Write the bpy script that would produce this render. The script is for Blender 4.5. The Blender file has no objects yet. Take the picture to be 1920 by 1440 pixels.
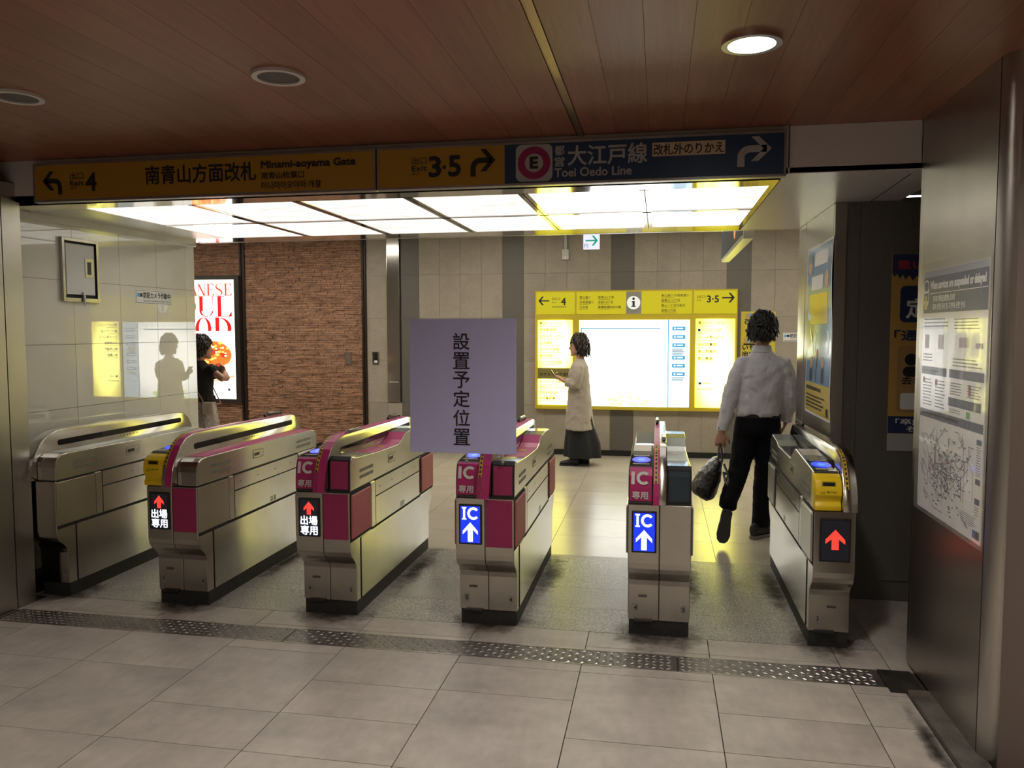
import bpy, bmesh, math, random
from mathutils import Vector, Matrix
random.seed(7)
sc = bpy.context.scene
COL = sc.collection
V = Vector

# ------------------------------------------------------------------ camera, world, exposure
def make_camera():
    f, yaw, pitch, roll = 1487.16, math.radians(10.5117), math.radians(3.8401), math.radians(0.0875)
    fw = V((-math.sin(yaw) * math.cos(pitch), math.cos(yaw) * math.cos(pitch), -math.sin(pitch)))
    r = V((math.cos(yaw), math.sin(yaw), 0)); d = fw.cross(r)
    r2 = r * math.cos(roll) + d * math.sin(roll); d2 = d * math.cos(roll) - r * math.sin(roll)
    cd = bpy.data.cameras.new('camera'); cam = bpy.data.objects.new('camera', cd); COL.objects.link(cam)
    cd.sensor_width = 36.0; cd.lens = f * 36.0 / 1920.0; cd.clip_start = 0.05
    m = Matrix((r2, -d2, -fw)).transposed().to_4x4(); m.translation = V((0, 0, 1.6))
    cam.matrix_world = m; sc.camera = cam
make_camera()
w = bpy.data.worlds.new('world'); sc.world = w; w.use_nodes = True
w.node_tree.nodes['Background'].inputs[0].default_value = (0.5, 0.5, 0.52, 1)
w.node_tree.nodes['Background'].inputs[1].default_value = 0.02
sc.view_settings.view_transform = 'Standard'; sc.view_settings.look = 'None'
sc.view_settings.exposure = 0.45; sc.view_settings.gamma = 1.0; sc.view_settings.use_curve_mapping = False
try:
    sc.cycles.use_denoising = True
    sc.cycles.max_bounces = 6; sc.cycles.diffuse_bounces = 3; sc.cycles.glossy_bounces = 3; sc.cycles.transmission_bounces = 2; sc.cycles.transparent_max_bounces = 16
    sc.cycles.use_adaptive_sampling = True; sc.cycles.adaptive_threshold = .08; sc.cycles.adaptive_min_samples = 16; sc.cycles.caustics_reflective = True
    sc.cycles.sample_clamp_indirect = 6.0
except Exception: pass
SOFFIT_E, BOARD_E, YELLOW_E, POSTER_E, CONC_E, DOWN_W = 0.86, 2.7, 4.5, 2.0, 6.6, 54.0

# ------------------------------------------------------------------ materials
MATS = {}
def mat(name, col=(.5, .5, .5), rough=.5, metal=0., coat=0., coat_r=.03, emit=None, es=1., spec=.5, alpha=1.,
        noise=None, bump=None, speck=None, var=0., trans=0.):
    """noise=(scale xyz, amount, detail); bump=(scale xyz, strength, distance); speck=(scale, amount); var = brightness change from piece to piece"""
    if name in MATS: return MATS[name]
    m = bpy.data.materials.new(name); m.use_nodes = True; MATS[name] = m
    nt = m.node_tree; N = nt.nodes; L = nt.links; b = N['Principled BSDF']
    I = b.inputs
    I['Base Color'].default_value = (*col, 1); I['Roughness'].default_value = rough; I['Metallic'].default_value = metal
    I['Coat Weight'].default_value = coat; I['Coat Roughness'].default_value = coat_r; I['Specular IOR Level'].default_value = spec
    I['Alpha'].default_value = alpha; I['Transmission Weight'].default_value = trans
    if coat: I['Coat IOR'].default_value = 2.1 if name.startswith('glazed') else 1.5
    if emit: I['Emission Color'].default_value = (*emit, 1); I['Emission Strength'].default_value = es
    if noise or bump or speck or var:
        tc = N.new('ShaderNodeTexCoord'); oi = N.new('ShaderNodeObjectInfo')
        off = N.new('ShaderNodeVectorMath'); off.operation = 'SCALE'; off.inputs[0].default_value = (13, 7, 5)
        L.new(oi.outputs['Random'], off.inputs['Scale'])
        co = N.new('ShaderNodeVectorMath'); co.operation = 'ADD'; L.new(tc.outputs['Object'], co.inputs[0]); L.new(off.outputs[0], co.inputs[1])
        def nz(scale, detail=4., rg=.6):
            mp = N.new('ShaderNodeMapping'); mp.inputs['Scale'].default_value = scale if hasattr(scale, '__len__') else (scale,) * 3
            L.new(co.outputs[0], mp.inputs[0]); n = N.new('ShaderNodeTexNoise'); n.inputs['Scale'].default_value = 1
            n.inputs['Detail'].default_value = detail; n.inputs['Roughness'].default_value = rg; L.new(mp.outputs[0], n.inputs[0]); return n.outputs['Fac']
        val = None
        def mul(a, amount):
            mr = N.new('ShaderNodeMapRange'); mr.inputs[1].default_value = .3; mr.inputs[2].default_value = .7
            mr.inputs[3].default_value = 1 - amount; mr.inputs[4].default_value = 1 + amount; L.new(a, mr.inputs[0]); return mr.outputs[0]
        facs = []
        if noise: facs.append(mul(nz(noise[0], noise[2] if len(noise) > 2 else 4.), noise[1]))
        if speck: facs.append(mul(nz(speck[0], 2., .5), speck[1]))
        if var:
            mr = N.new('ShaderNodeMapRange'); mr.inputs[3].default_value = 1 - var; mr.inputs[4].default_value = 1 + var
            L.new(oi.outputs['Random'], mr.inputs[0]); facs.append(mr.outputs[0])
        if facs:
            cur = facs[0]
            for f2 in facs[1:]:
                mm = N.new('ShaderNodeMath'); mm.operation = 'MULTIPLY'; L.new(cur, mm.inputs[0]); L.new(f2, mm.inputs[1]); cur = mm.outputs[0]
            sv = N.new('ShaderNodeVectorMath'); sv.operation = 'SCALE'; sv.inputs[0].default_value = col; L.new(cur, sv.inputs['Scale'])
            L.new(sv.outputs[0], I['Base Color'])
        if bump:
            bp = N.new('ShaderNodeBump'); bp.inputs['Strength'].default_value = bump[1]; bp.inputs['Distance'].default_value = bump[2]
            L.new(nz(bump[0], 5.), bp.inputs['Height']); L.new(bp.outputs[0], I['Normal'])
    return m
def glow(name, col, es, lamp=False):
    if name in MATS: return MATS[name]
    m = bpy.data.materials.new(name); m.use_nodes = True; MATS[name] = m
    b = m.node_tree.nodes['Principled BSDF']; b.inputs['Base Color'].default_value = (*[c * .3 for c in col], 1)
    b.inputs['Emission Color'].default_value = (*col, 1); b.inputs['Emission Strength'].default_value = es; b.inputs['Roughness'].default_value = .3
    if not lamp: m.cycles.emission_sampling = 'NONE'
    return m
def led(name, col, es, pitch=.0036):
    """a dot-matrix panel: light comes from round dots on a grid"""
    m = bpy.data.materials.new(name); m.use_nodes = True; MATS[name] = m
    nt = m.node_tree; N = nt.nodes; L = nt.links; b = N['Principled BSDF']
    b.inputs['Base Color'].default_value = (.01, .01, .012, 1); b.inputs['Roughness'].default_value = .25
    tc = N.new('ShaderNodeTexCoord'); s = N.new('ShaderNodeVectorMath'); s.operation = 'SCALE'; s.inputs['Scale'].default_value = 1 / pitch
    L.new(tc.outputs['Object'], s.inputs[0]); fr = N.new('ShaderNodeVectorMath'); fr.operation = 'FRACTION'; L.new(s.outputs[0], fr.inputs[0])
    sub = N.new('ShaderNodeVectorMath'); sub.operation = 'SUBTRACT'; sub.inputs[1].default_value = (.5, .5, .5); L.new(fr.outputs[0], sub.inputs[0])
    fl = N.new('ShaderNodeVectorMath'); fl.operation = 'MULTIPLY'; fl.inputs[1].default_value = (1, 0, 1); L.new(sub.outputs[0], fl.inputs[0])
    ln = N.new('ShaderNodeVectorMath'); ln.operation = 'LENGTH'; L.new(fl.outputs[0], ln.inputs[0])
    mr = N.new('ShaderNodeMapRange'); mr.inputs[1].default_value = .3; mr.inputs[2].default_value = .52; mr.inputs[3].default_value = es * 1.3; mr.inputs[4].default_value = es * .35
    L.new(ln.outputs['Value'], mr.inputs[0]); L.new(mr.outputs[0], b.inputs['Emission Strength']); b.inputs['Emission Color'].default_value = (*col, 1)
    m.cycles.emission_sampling = 'NONE'
    return m
wood = mat('ceiling_wood', (.25, .088, .05), .38, noise=((16, .9, 9), .16, 6.), bump=((60, 3, 30), .08, .002), speck=((120, 4, 60), .12), var=.10)
steel = mat('brushed_steel', (.49, .46, .41), .21, 1., noise=((3, 3, 3), .10, 6.), bump=((7, 2.5, 9), .03, .004))
def brush(m, amount):
    """horizontal brushing: reflections smear upwards and downwards"""
    nt = m.node_tree; b = nt.nodes['Principled BSDF']; c = nt.nodes.new('ShaderNodeCombineXYZ'); c.inputs[2].default_value = 1.
    b.inputs['Anisotropic'].default_value = amount; nt.links.new(c.outputs[0], b.inputs['Tangent'])
brush(steel, .80)
steel_d = mat('dark_steel', (.36, .33, .30), .33, 1., noise=((3, 3, 3), .1), bump=((30, 30, 4), .05, .001))
steel_v = mat('pillar_steel', (.47, .44, .405), .34, 1., noise=((2, 2, 1), .08), bump=((220, 220, 5), .06, .001))
chrome = mat('polished_steel', (.72, .70, .68), .12, 1.)
alu_bar = mat('soffit_bar_metal', (.52, .49, .45), .08, 1.)
alu = mat('soffit_aluminium', (.72, .70, .66), .07, 1., noise=((1, 1, 1), .03))
alu_m = mat('bulkhead_panel', (.60, .56, .54), .3, .1, noise=((3, 3, 3), .03))
ftile = mat('floor_stone_tile', (.46, .415, .37), .42, noise=((2.6, 4.5, 2), .19, 8.), speck=((26, 10, 20), .07), bump=((9, 16, 9), .14, .006), var=.05)
rtile = mat('concourse_floor_tile', (.50, .45, .37), .24, noise=((2, 2, 2), .08, 5.), bump=((40, 40, 40), .05, .002), var=.03)
granite = mat('speckled_granite', (.33, .31, .28), .34, speck=((120, 120, 120), .62), noise=((3, 3, 3), .14, 6.), bump=((90, 90, 90), .25, .002), var=.04)
grout = mat('dark_grout', (.045, .038, .034), .9)
wtile = mat('glazed_wall_tile', (.72, .69, .60), .35, coat=1., coat_r=.012, noise=((1.5, 1.5, 1.5), .05, 5.), var=.03)
wgrout = mat('tile_joint', (.16, .14, .12), .8)
btile = mat('beige_stone_tile', (.37, .325, .265), .46, noise=((4, 4, 4), .10, 6.), speck=((60, 60, 60), .07), var=.04)
gtile = mat('grey_stone_tile', (.145, .132, .115), .4, speck=((170, 170, 170), .12), var=.03)
bgrout = mat('stone_joint', (.17, .15, .13), .8)
split = mat('split_brown_stone', (.36, .20, .125), .7, noise=((7, 7, 34), .5, 5.), speck=((60, 60, 190), .4))
split_back = mat('stone_shadow_gap', (.05, .028, .018), .9)
darkwall = mat('dark_panel_wall', (.12, .112, .10), .5, noise=((40, 40, 40), .06))
browndark = mat('brown_panel', (.16, .12, .10), .5)
black = mat('black_plastic', (.012, .012, .013), .35)
rubber = mat('black_rubber', (.02, .02, .02), .6, noise=((30, 30, 30), .3))
gap = mat('shadow_gap', (.01, .009, .008), .8)
glass_d = mat('dark_glass', (.012, .012, .014), .06, spec=.7)
pink = mat('magenta_sheet', (.50, .025, .17), .38)
pink_d = mat('magenta_vinyl', (.36, .022, .115), .45)
pad = mat('pink_flap_pad', (.50, .135, .14), .55, noise=((8, 8, 8), .05))
pad_g = mat('grey_flap_pad', (.42, .42, .38), .3, .6)
yellow = mat('yellow_plastic', (.86, .60, .012), .32)
label_y = mat('yellow_label', (.62, .40, .03), .4)
navy = mat('dark_blue_panel', (.022, .038, .055), .35)
cream = mat('pale_grey_plastic', (.52, .56, .52), .3)
glassy = mat('smoked_top', (.33, .36, .33), .08, .4, spec=.8)
white = mat('white_print', (.8, .8, .78), .45)
ink = mat('black_print', (.012, .012, .014), .5)
ink_b = mat('blue_print', (.02, .10, .33), .5)
ink_n = mat('navy_print', (.022, .034, .10), .45)
ink_g = mat('grey_print', (.2, .2, .2), .5)
sign_y = mat('sign_amber', (.36, .185, .015), .42)
sign_b = mat('sign_blue', (.010, .034, .085), .4)
sign_w = mat('sign_white', (.36, .345, .34), .45)
magenta = mat('line_magenta', (.26, .014, .085), .45)
frame_g = mat('sign_frame', (.34, .32, .31), .35, .8)
paper = mat('poster_paper', (.82, .80, .80), .35, coat=.7, coat_r=.08, bump=((14, 14, 2), .12, .01))
film = mat('clear_film', (.75, .78, .76), .12, alpha=.22, coat=1., coat_r=.05, bump=((22, 22, 1.5), .6, .02))
violet = mat('lilac_board', (.60, .60, .98), .7)
frame_y = mat('board_frame_yellow', (.60, .47, .03), .4)
head_y = glow('board_header_yellow', (.50, .43, .012), .72)
cab = mat('cabinet_enamel', (.62, .62, .60), .35)
brass = mat('strip_metal', (.40, .27, .16), .3, .9)

# ------------------------------------------------------------------ mesh helpers
def wloc(o):
    v = V((0, 0, 0))
    while o is not None: v = v + o.location; o = o.parent
    return v
def tag(o, label=None, cat=None, group=None, kind=None):
    if label: o['label'] = label
    if cat: o['category'] = cat
    if group: o['group'] = group
    if kind: o['kind'] = kind
    return o
def empty(name, loc, label=None, cat=None, group=None, kind=None, parent=None):
    o = bpy.data.objects.new(name, None); COL.objects.link(o); o.empty_display_size = .1
    if parent: o.parent = parent; o.location = V(loc) - wloc(parent)
    else: o.location = loc
    return tag(o, label, cat, group, kind)
def link(name, me, parent=None, loc=None):
    o = bpy.data.objects.new(name, me); COL.objects.link(o)
    if parent: o.parent = parent
    if loc is not None: o.location = V(loc) - (wloc(parent) if parent else V((0, 0, 0)))
    return o
class MB:
    def __init__(s): s.v = []; s.f = []
    def add(s, vs, fs):
        n = len(s.v); s.v += [tuple(q) for q in vs]; s.f += [tuple(i + n for i in f) for f in fs]; return s
    def box(s, x0, x1, y0, y1, z0, z1):
        return s.add([(x0, y0, z0), (x1, y0, z0), (x1, y1, z0), (x0, y1, z0), (x0, y0, z1), (x1, y0, z1), (x1, y1, z1), (x0, y1, z1)],
                     [(0, 3, 2, 1), (4, 5, 6, 7), (0, 1, 5, 4), (1, 2, 6, 5), (2, 3, 7, 6), (3, 0, 4, 7)])
    def prism(s, pts, a, b, axis='x'):
        """polygon pts extruded from a to b; axis x: pts are (y,z), axis y: (x,z), axis z: (x,y)"""
        def P(q, t): return (t, q[0], q[1]) if axis == 'x' else (q[0], t, q[1]) if axis == 'y' else (q[0], q[1], t)
        n = len(pts); vs = [P(q, a) for q in pts] + [P(q, b) for q in pts]
        fs = [tuple(range(n)), tuple(range(2 * n - 1, n - 1, -1))] + [(i, i + n, (i + 1) % n + n, (i + 1) % n) for i in range(n)]
        return s.add(vs, fs)
    def cyl(s, c, r, h, axis='z', n=24, r2=None):
        r2 = r if r2 is None else r2; vs = []
        for k, (rr, t) in enumerate(((r, 0), (r2, h))):
            for i in range(n):
                a = 2 * math.pi * i / n; p, q = rr * math.cos(a), rr * math.sin(a)
                vs.append((c[0] + p, c[1] + q, c[2] + t) if axis == 'z' else (c[0] + p, c[1] + t, c[2] + q) if axis == 'y' else (c[0] + t, c[1] + p, c[2] + q))
        return s.add(vs, [tuple(range(n)), tuple(range(2 * n - 1, n - 1, -1))] + [(i, i + n, (i + 1) % n + n, (i + 1) % n) for i in range(n)])
    def ring(s, c, r0, r1, h, n=40):
        vs = []
        for r, z in ((r0, 0), (r1, 0), (r1, h), (r0, h)):
            vs += [(c[0] + r * math.cos(2 * math.pi * i / n), c[1] + r * math.sin(2 * math.pi * i / n), c[2] + z) for i in range(n)]
        fs = []
        for k in range(4):
            k2 = (k + 1) % 4
            fs += [(k * n + i, k * n + (i + 1) % n, k2 * n + (i + 1) % n, k2 * n + i) for i in range(n)]
        return s.add(vs, fs)
    def tube(s, pts, r, n=10):
        pts = [V(p) for p in pts]; rs = r if hasattr(r, '__len__') else [r] * len(pts); base = len(s.v); vs = []; up = None
        for i, p in enumerate(pts):
            t = (pts[min(i + 1, len(pts) - 1)] - pts[max(i - 1, 0)]).normalized()
            if up is None: up = t.orthogonal().normalized()
            u = (up - t * up.dot(t)).normalized(); up = u; q = t.cross(u)
            vs += [p + (u * math.cos(2 * math.pi * k / n) + q * math.sin(2 * math.pi * k / n)) * rs[i] for k in range(n)]
        fs = [tuple(range(n - 1, -1, -1)), tuple(range((len(pts) - 1) * n, len(pts) * n))]
        for i in range(len(pts) - 1):
            fs += [(i * n + k, i * n + (k + 1) % n, (i + 1) * n + (k + 1) % n, (i + 1) * n + k) for k in range(n)]
        return s.add(vs, fs)
    def loft(s, rings):
        n = len(rings[0]); vs = [q for r in rings for q in r]
        fs = [tuple(range(n - 1, -1, -1)), tuple(range((len(rings) - 1) * n, len(rings) * n))]
        for i in range(len(rings) - 1):
            fs += [(i * n + k, i * n + (k + 1) % n, (i + 1) * n + (k + 1) % n, (i + 1) * n + k) for k in range(n)]
        return s.add(vs, fs)
    def mesh(s, name, m, off=V((0, 0, 0)), smooth=False, bevel=0., seg=2, fix=True):
        me = bpy.data.meshes.new(name); me.from_pydata([V(q) - off for q in s.v], [], s.f)
        if fix or bevel:
            bm = bmesh.new(); bm.from_mesh(me); bmesh.ops.recalc_face_normals(bm, faces=bm.faces)
            if bevel:
                es = [e for e in bm.edges if len(e.link_faces) == 2 and e.calc_face_angle(0) > .35]
                bmesh.ops.bevel(bm, geom=es, offset=bevel, segments=seg, profile=.5, affect='EDGES', clamp_overlap=True)
            bm.to_mesh(me); bm.free()
        if smooth:
            me.polygons.foreach_set('use_smooth', [True] * len(me.polygons))
            try: me.set_sharp_from_angle(angle=math.radians(40))
            except Exception: pass
        if m: me.materials.append(m)
        return me
    def build(s, name, m, parent=None, smooth=False, bevel=0., seg=2, kind=None, label=None, center=False):
        if parent: off = wloc(parent)
        elif center:
            xs = list(zip(*s.v)); off = V(((min(xs[0]) + max(xs[0])) / 2, (min(xs[1]) + max(xs[1])) / 2, min(xs[2])))
        else: off = V((0, 0, 0))
        o = link(name, s.mesh(name, m, off, smooth, bevel, seg), parent)
        if not parent: o.location = off
        return tag(o, label, None, None, kind)
def box(name, m, parent, b, bevel=0., **k): return MB().box(*b).build(name, m, parent, bevel=bevel, **k)
def arc(cx, cy, r, a0, a1, n=6, ry=None):
    ry = r if ry is None else ry
    return [(cx + r * math.cos(math.radians(a0 + (a1 - a0) * i / n)), cy + ry * math.sin(math.radians(a0 + (a1 - a0) * i / n))) for i in range(n + 1)]
def rrect(x0, x1, y0, y1, r, n=4):
    return arc(x1 - r, y1 - r, r, 0, 90, n) + arc(x0 + r, y1 - r, r, 90, 180, n) + arc(x0 + r, y0 + r, r, 180, 270, n) + arc(x1 - r, y0 + r, r, 270, 360, n)
def ell(cx, cy, rx, ry, n=28): return [(cx + rx * math.cos(2 * math.pi * i / n), cy + ry * math.sin(2 * math.pi * i / n)) for i in range(n)]
def rect(x0, x1, y0, y1): return [(x0, y0), (x1, y0), (x1, y1), (x0, y1)]
class Pl:
    """a flat face in the place: origin, right and up"""
    def __init__(s, o, r, u=(0, 0, 1)): s.o = V(o); s.r = V(r); s.u = V(u); s.n = s.r.cross(s.u)
    def pt(s, a, b, d=.0): return s.o + s.r * a + s.u * b + s.n * d
def FRONT(y): return Pl((0, y, 0), (1, 0, 0))
def LEFTFACE(x): return Pl((x, 0, 0), (0, -1, 0))
def RIGHTFACE(x): return Pl((x, 0, 0), (0, 1, 0))
def flat(name, m, parent, pl, polys, d=.001, kind=None, th=0., sep=False):
    if sep:
        for p in polys: flat(name, m, parent, pl, [p], d, kind, th)
        return
    mb = MB()
    for p in polys:
        if th:
            n = len(p); a = [pl.pt(q[0], q[1], 0) for q in p]; b = [pl.pt(q[0], q[1], th) for q in p]
            mb.add(a + b, [tuple(range(n - 1, -1, -1)), tuple(range(n, 2 * n))] + [(i, (i + 1) % n, (i + 1) % n + n, i + n) for i in range(n)])
        else: mb.add([pl.pt(q[0], q[1], d) for q in p], [tuple(range(len(p)))])
    off = wloc(parent) if parent else V((0, 0, 0))
    return tag(link(name, mb.mesh(name, m, off, fix=bool(th)), parent), None, None, None, kind)
def stroke(path, wd):
    """outline of a thick flat line"""
    P = [V((q[0], q[1])) for q in path]; A = []; B = []
    for i, p in enumerate(P):
        t = (P[min(i + 1, len(P) - 1)] - P[max(i - 1, 0)]).normalized(); n = V((-t.y, t.x)) * (wd / 2 if not hasattr(wd, '__len__') else wd[i] / 2)
        A.append(tuple(p + n)); B.append(tuple(p - n))
    return A + B[::-1]
TXT = {}
def glyphs(body):
    if body not in TXT:
        c = bpy.data.curves.new('lettering', 'FONT'); c.body = body; c.size = 1; c.resolution_u = 3
        o = bpy.data.objects.new('lettering', c); COL.objects.link(o)
        dg = bpy.context.evaluated_depsgraph_get(); me = bpy.data.meshes.new_from_object(o.evaluated_get(dg))
        vs = [(v.co.x, v.co.y) for v in me.vertices]; fs = [tuple(p.vertices) for p in me.polygons]
        bpy.data.objects.remove(o); bpy.data.curves.remove(c); bpy.data.meshes.remove(me)
        x0 = min(q[0] for q in vs); x1 = max(q[0] for q in vs); y0 = min(q[1] for q in vs); y1 = max(q[1] for q in vs)
        TXT[body] = ([(q[0] - x0, q[1] - y0) for q in vs], fs, x1 - x0, y1 - y0)
    return TXT[body]
def text(body, m, parent, pl, a, b, w=None, h=None, bold=0., d=.0012, name='lettering', align='l', shear=0.):
    """print body with its lower left corner at (a, b) of the plane, fitted to width w and/or height h"""
    vs, fs, W, H = glyphs(body)
    sx = (w / W) if w else None; sy = (h / H) if h else None
    sx = sx or sy; sy = sy or sx
    if align == 'c': a -= W * sx / 2
    mb = MB(); offs = [(0, 0)] if not bold else [(math.cos(k * math.pi / 4) * bold, math.sin(k * math.pi / 4) * bold) for k in range(8)]
    for k, (ox, oy) in enumerate(offs):
        mb.add([pl.pt(a + q[0] * sx + q[1] * sy * shear + ox, b + q[1] * sy + oy, d + k * .00003) for q in vs], fs)
    return link(name, mb.mesh(name, m, wloc(parent) if parent else V((0, 0, 0)), fix=False), parent)
def lines(m, parent, pl, a0, a1, b0, b1, n, fill=.5, name='small_print', ragged=.25):
    """small print too fine to read: thin bars"""
    ps = []; dz = (b1 - b0) / n
    for i in range(n):
        e = a1 - (a1 - a0) * random.random() * ragged; y = b1 - (i + .5) * dz; x = a0
        while x < e:
            wd = min((a1 - a0) * random.uniform(.05, .16), e - x); ps.append(rect(x, x + wd * .9, y - dz * fill / 2, y + dz * fill / 2)); x += wd
    return flat(name, m, parent, pl, ps)
SHARE = {}
def slab(name, m, parent, x0, x1, y0, y1, z0, z1, bev=.0):
    """a tile: alike sizes share one mesh"""
    k = (name, m.name, round(x1 - x0, 3), round(y1 - y0, 3), round(z1 - z0, 3))
    if k not in SHARE:
        hx, hy, hz = (x1 - x0) / 2, (y1 - y0) / 2, (z1 - z0) / 2
        SHARE[k] = MB().box(-hx, hx, -hy, hy, -hz, hz).mesh(name, m, bevel=bev, seg=1)
    return link(name, SHARE[k], parent, ((x0 + x1) / 2, (y0 + y1) / 2, (z0 + z1) / 2))

# ------------------------------------------------------------------ the setting: floor
floor = box('floor', grout, None, (-9.2, 4.2, -5.2, 10.4, -.10, -.006), kind='structure')
XJ = [-3.63, -3.365, -2.755, -2.155, -1.555, -.952, -.351, .26, .866, 1.09]
YJ = [[3.63], [3.322, 3.01], [3.32, 2.695], [3.61, 3.0, 2.695], [3.322, 3.007], [3.625, 3.33, 2.69], [3.625, 3.01], [3.33, 3.01], [3.625, 3.327]]
G = .0022
for i in range(9):
    ys = [3.712] + YJ[i]; 
    while ys[-1] > .4: ys.append(ys[-1] - random.choice((.315, .63, .63)))
    for y1, y0 in zip(ys, ys[1:]): slab('floor_tile', ftile, floor, XJ[i] + G, XJ[i + 1] - G, y0 + G, y1 - G, -.02, 0)
    cuts = [3.888, 3.935, 4.133] if i in (1, 3, 4, 6, 7) else [3.888, 4.133]
    for y0, y1 in zip(cuts, cuts[1:]): slab('floor_tile', ftile, floor, XJ[i] + G, XJ[i + 1] - G, y0 + G, y1 - G, -.02, 0)
slab('floor_tile', ftile, floor, -9, -3.632, -5, 3.99, -.02, 0)
slab('floor_tile', ftile, floor, -3.63, 1.09, -5, .07, -.02, 0)
slab('floor_tile', ftile, floor, 1.092, 2.2, 3.9, 4.94, -.02, 0)
GX = [-3.82, -2.728, -1.813, -.899, .011, .92, 1.09]
for x0, x1 in zip(GX, GX[1:]):
    for y0, y1 in ((4.135, 4.487), (4.487, 4.848), (4.848, 5.552)):
        slab('granite_slab', granite, floor, x0 + .001, x1 - .001, y0 + .001, y1 - .001, -.02, 0)
ry = [5.552, 6.10, 6.67, 7.25, 7.83, 8.37, 8.95, 9.55, 10.16]
for i in range(-14, 7):
    x0 = -.19 + .595 * i
    for y0, y1 in zip(ry, ry[1:]):
        if x0 < -3.9 and y1 < 6.6: continue
        slab('floor_tile', rtile, floor, x0 + .0016, x0 + .595 - .0016, y0 + .0016, y1 - .0016, -.02, 0)
# chequer plate over the floor channel
PL = [(-3.60, -1.903, 'ribbed steel floor plate between the steel pillar and the second gate'),
      (-1.897, .100, 'ribbed steel floor plate crossing the middle of the floor before the gates'),
      (.106, 1.02, 'shorter ribbed steel floor plate in front of the gate with the red arrow')]
plate_m = mat('chequer_plate', (.17, .155, .145), .45, .7, noise=((5, 5, 5), .35, 5.))
lug_m = mat('worn_rib', (.55, .52, .48), .34, .85, noise=((4, 4, 4), .3))
for x0, x1, lb in PL:
    e = empty('floor_plate', ((x0 + x1) / 2, 3.8, 0), lb, 'floor plate', 'steel plates over the floor channel')
    MB().box(x0, x1, 3.716, 3.884, -.012, .001).build('plate', plate_m, e)
    mb = MB(); p = .034; i = 0; x = x0 + .02
    while x < x1 - .02:
        for j in range(5):
            y = 3.732 + j * .034; a = math.radians(35 if (i + j) % 2 else -35); c, s_ = math.cos(a), math.sin(a)
            L_, W_ = .0165, .0052
            q = [(-L_, 0), (0, -W_), (L_, 0), (0, W_)]
            pts = [(x + u * c - v_ * s_, y + u * s_ + v_ * c) for u, v_ in q]
            mb.add([(*pp, .001) for pp in pts] + [(x, y, .0052)], [(0, 1, 4), (1, 2, 4), (2, 3, 4), (3, 0, 4)])
        x += p; i += 1
    mb.build('ribs', lug_m, e, kind='stuff')
    MB().box(x0, x1, 3.708, 3.716, -.012, .002).box(x0, x1, 3.884, 3.892, -.012, .002).build('edge_strip', steel_d, e)
e = box('floor_plate', mat('dirty_plate', (.05, .046, .042), .5, .5, noise=((14, 14, 14), .5)), None, (1.024, 1.17, 3.66, 3.9, -.012, .003))
tag(e, 'small dark grimy end plate of the floor channel beside the right steel panel', 'floor plate')

# ------------------------------------------------------------------ ceilings
CZ = 2.565
ceil = box('ceiling', split_back, None, (-9, 2.4, -5.2, 4.05, CZ + .012, CZ + .1), kind='structure')
x = -.414
xs = []
while x > -6.4: xs.append((x - .161, x)); x -= .161
x = -.375
while x < 1.9: xs.append((x, x + .158)); x += .158
for x0, x1 in xs: slab('plank', wood, ceil, x0 + .0006, x1 - .0006, -5, 4.0, CZ, CZ + .014)
MB().box(-.414, -.404, -5, 4.0, CZ + .004, CZ + .014).box(-.404, -.376, -5, 4.0, CZ - .006, CZ + .014).build('metal_strip', brass, ceil, bevel=.002)
def downlight(x, y, lit, label):
    e = empty('ceiling_downlight' if lit else 'ceiling_speaker', (x, y, CZ), label, 'downlight' if lit else 'speaker')
    MB().ring((x, y, CZ - .012), .078, .099, .012).build('rim', chrome if lit else alu_m, e, smooth=True)
    if lit:
        MB().cyl((x, y, CZ - .006), .079, .005, n=40).build('lens', glow('downlight_lens', (1, .96, .86), 14.), e)
        ld = bpy.data.lights.new('downlight_lamp', 'SPOT'); ld.energy = DOWN_W; ld.color = (1, .93, .82); ld.spot_size = math.radians(150); ld.spot_blend = .9; ld.shadow_soft_size = .08
        lo = bpy.data.objects.new('downlight_lamp', ld); COL.objects.link(lo); lo.parent = e; lo.location = (0, 0, -.03)
    else:
        MB().cyl((x, y, CZ - .006), .079, .005, n=40).build('grille', mat('speaker_grille', (.13, .115, .10), .6, .3, speck=((400, 400, 400), .5)), e)
    return e
downlight(.294, 2.83, True, 'lit round recessed downlight in the wooden ceiling above the gates')
downlight(-1.426, 2.857, False, 'round ceiling speaker grille with pale rim, fully in view over the signs')
downlight(-2.60, 2.90, False, 'round ceiling speaker grille cut off by the left edge of the picture')
for x in (-2.6, -1.0, .5):
    for y in (.9, -1.3, -3.5):
        downlight(x, y, True, f'lit downlight behind the viewer, {["first","second","third"][(.9,-1.3,-3.5).index(y)]} row from the gates, {"left" if x<-2 else "middle" if x<0 else "right"} column')
# bulkhead with the signs, soffit with the light panels
SZ = 2.34
box('trim_1', alu_m, None, (-9, .592, 4.0, 4.14, SZ, CZ), kind='structure')
box('trim_2', alu_m, None, (.598, 1.35, 4.0, 4.14, SZ + .004, CZ), kind='structure', bevel=.002)
soff = empty('ceiling_soffit', (-1.4, 5.0, SZ), kind='structure')
mb = MB().box(-3.82, .575, 4.0, 4.30, SZ, SZ + .03).box(.545, .575, 4.30, 5.86, SZ, SZ + .03).box(-3.82, .575, 5.86, 6.12, SZ, SZ + .03)
mb.build('soffit_frame', alu, soff)
MB().box(-3.82, -3.42, 4.30, 5.86, SZ, SZ + .03).build('soffit_edge', mat('soffit_edge_metal', (.60, .58, .54), .25, .4), soff)
PX = [-3.42, -2.705, -2.05, -1.385, -.735, -.085, .545]
PY = [4.30, 5.10, 5.86]
bars = MB()
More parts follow.
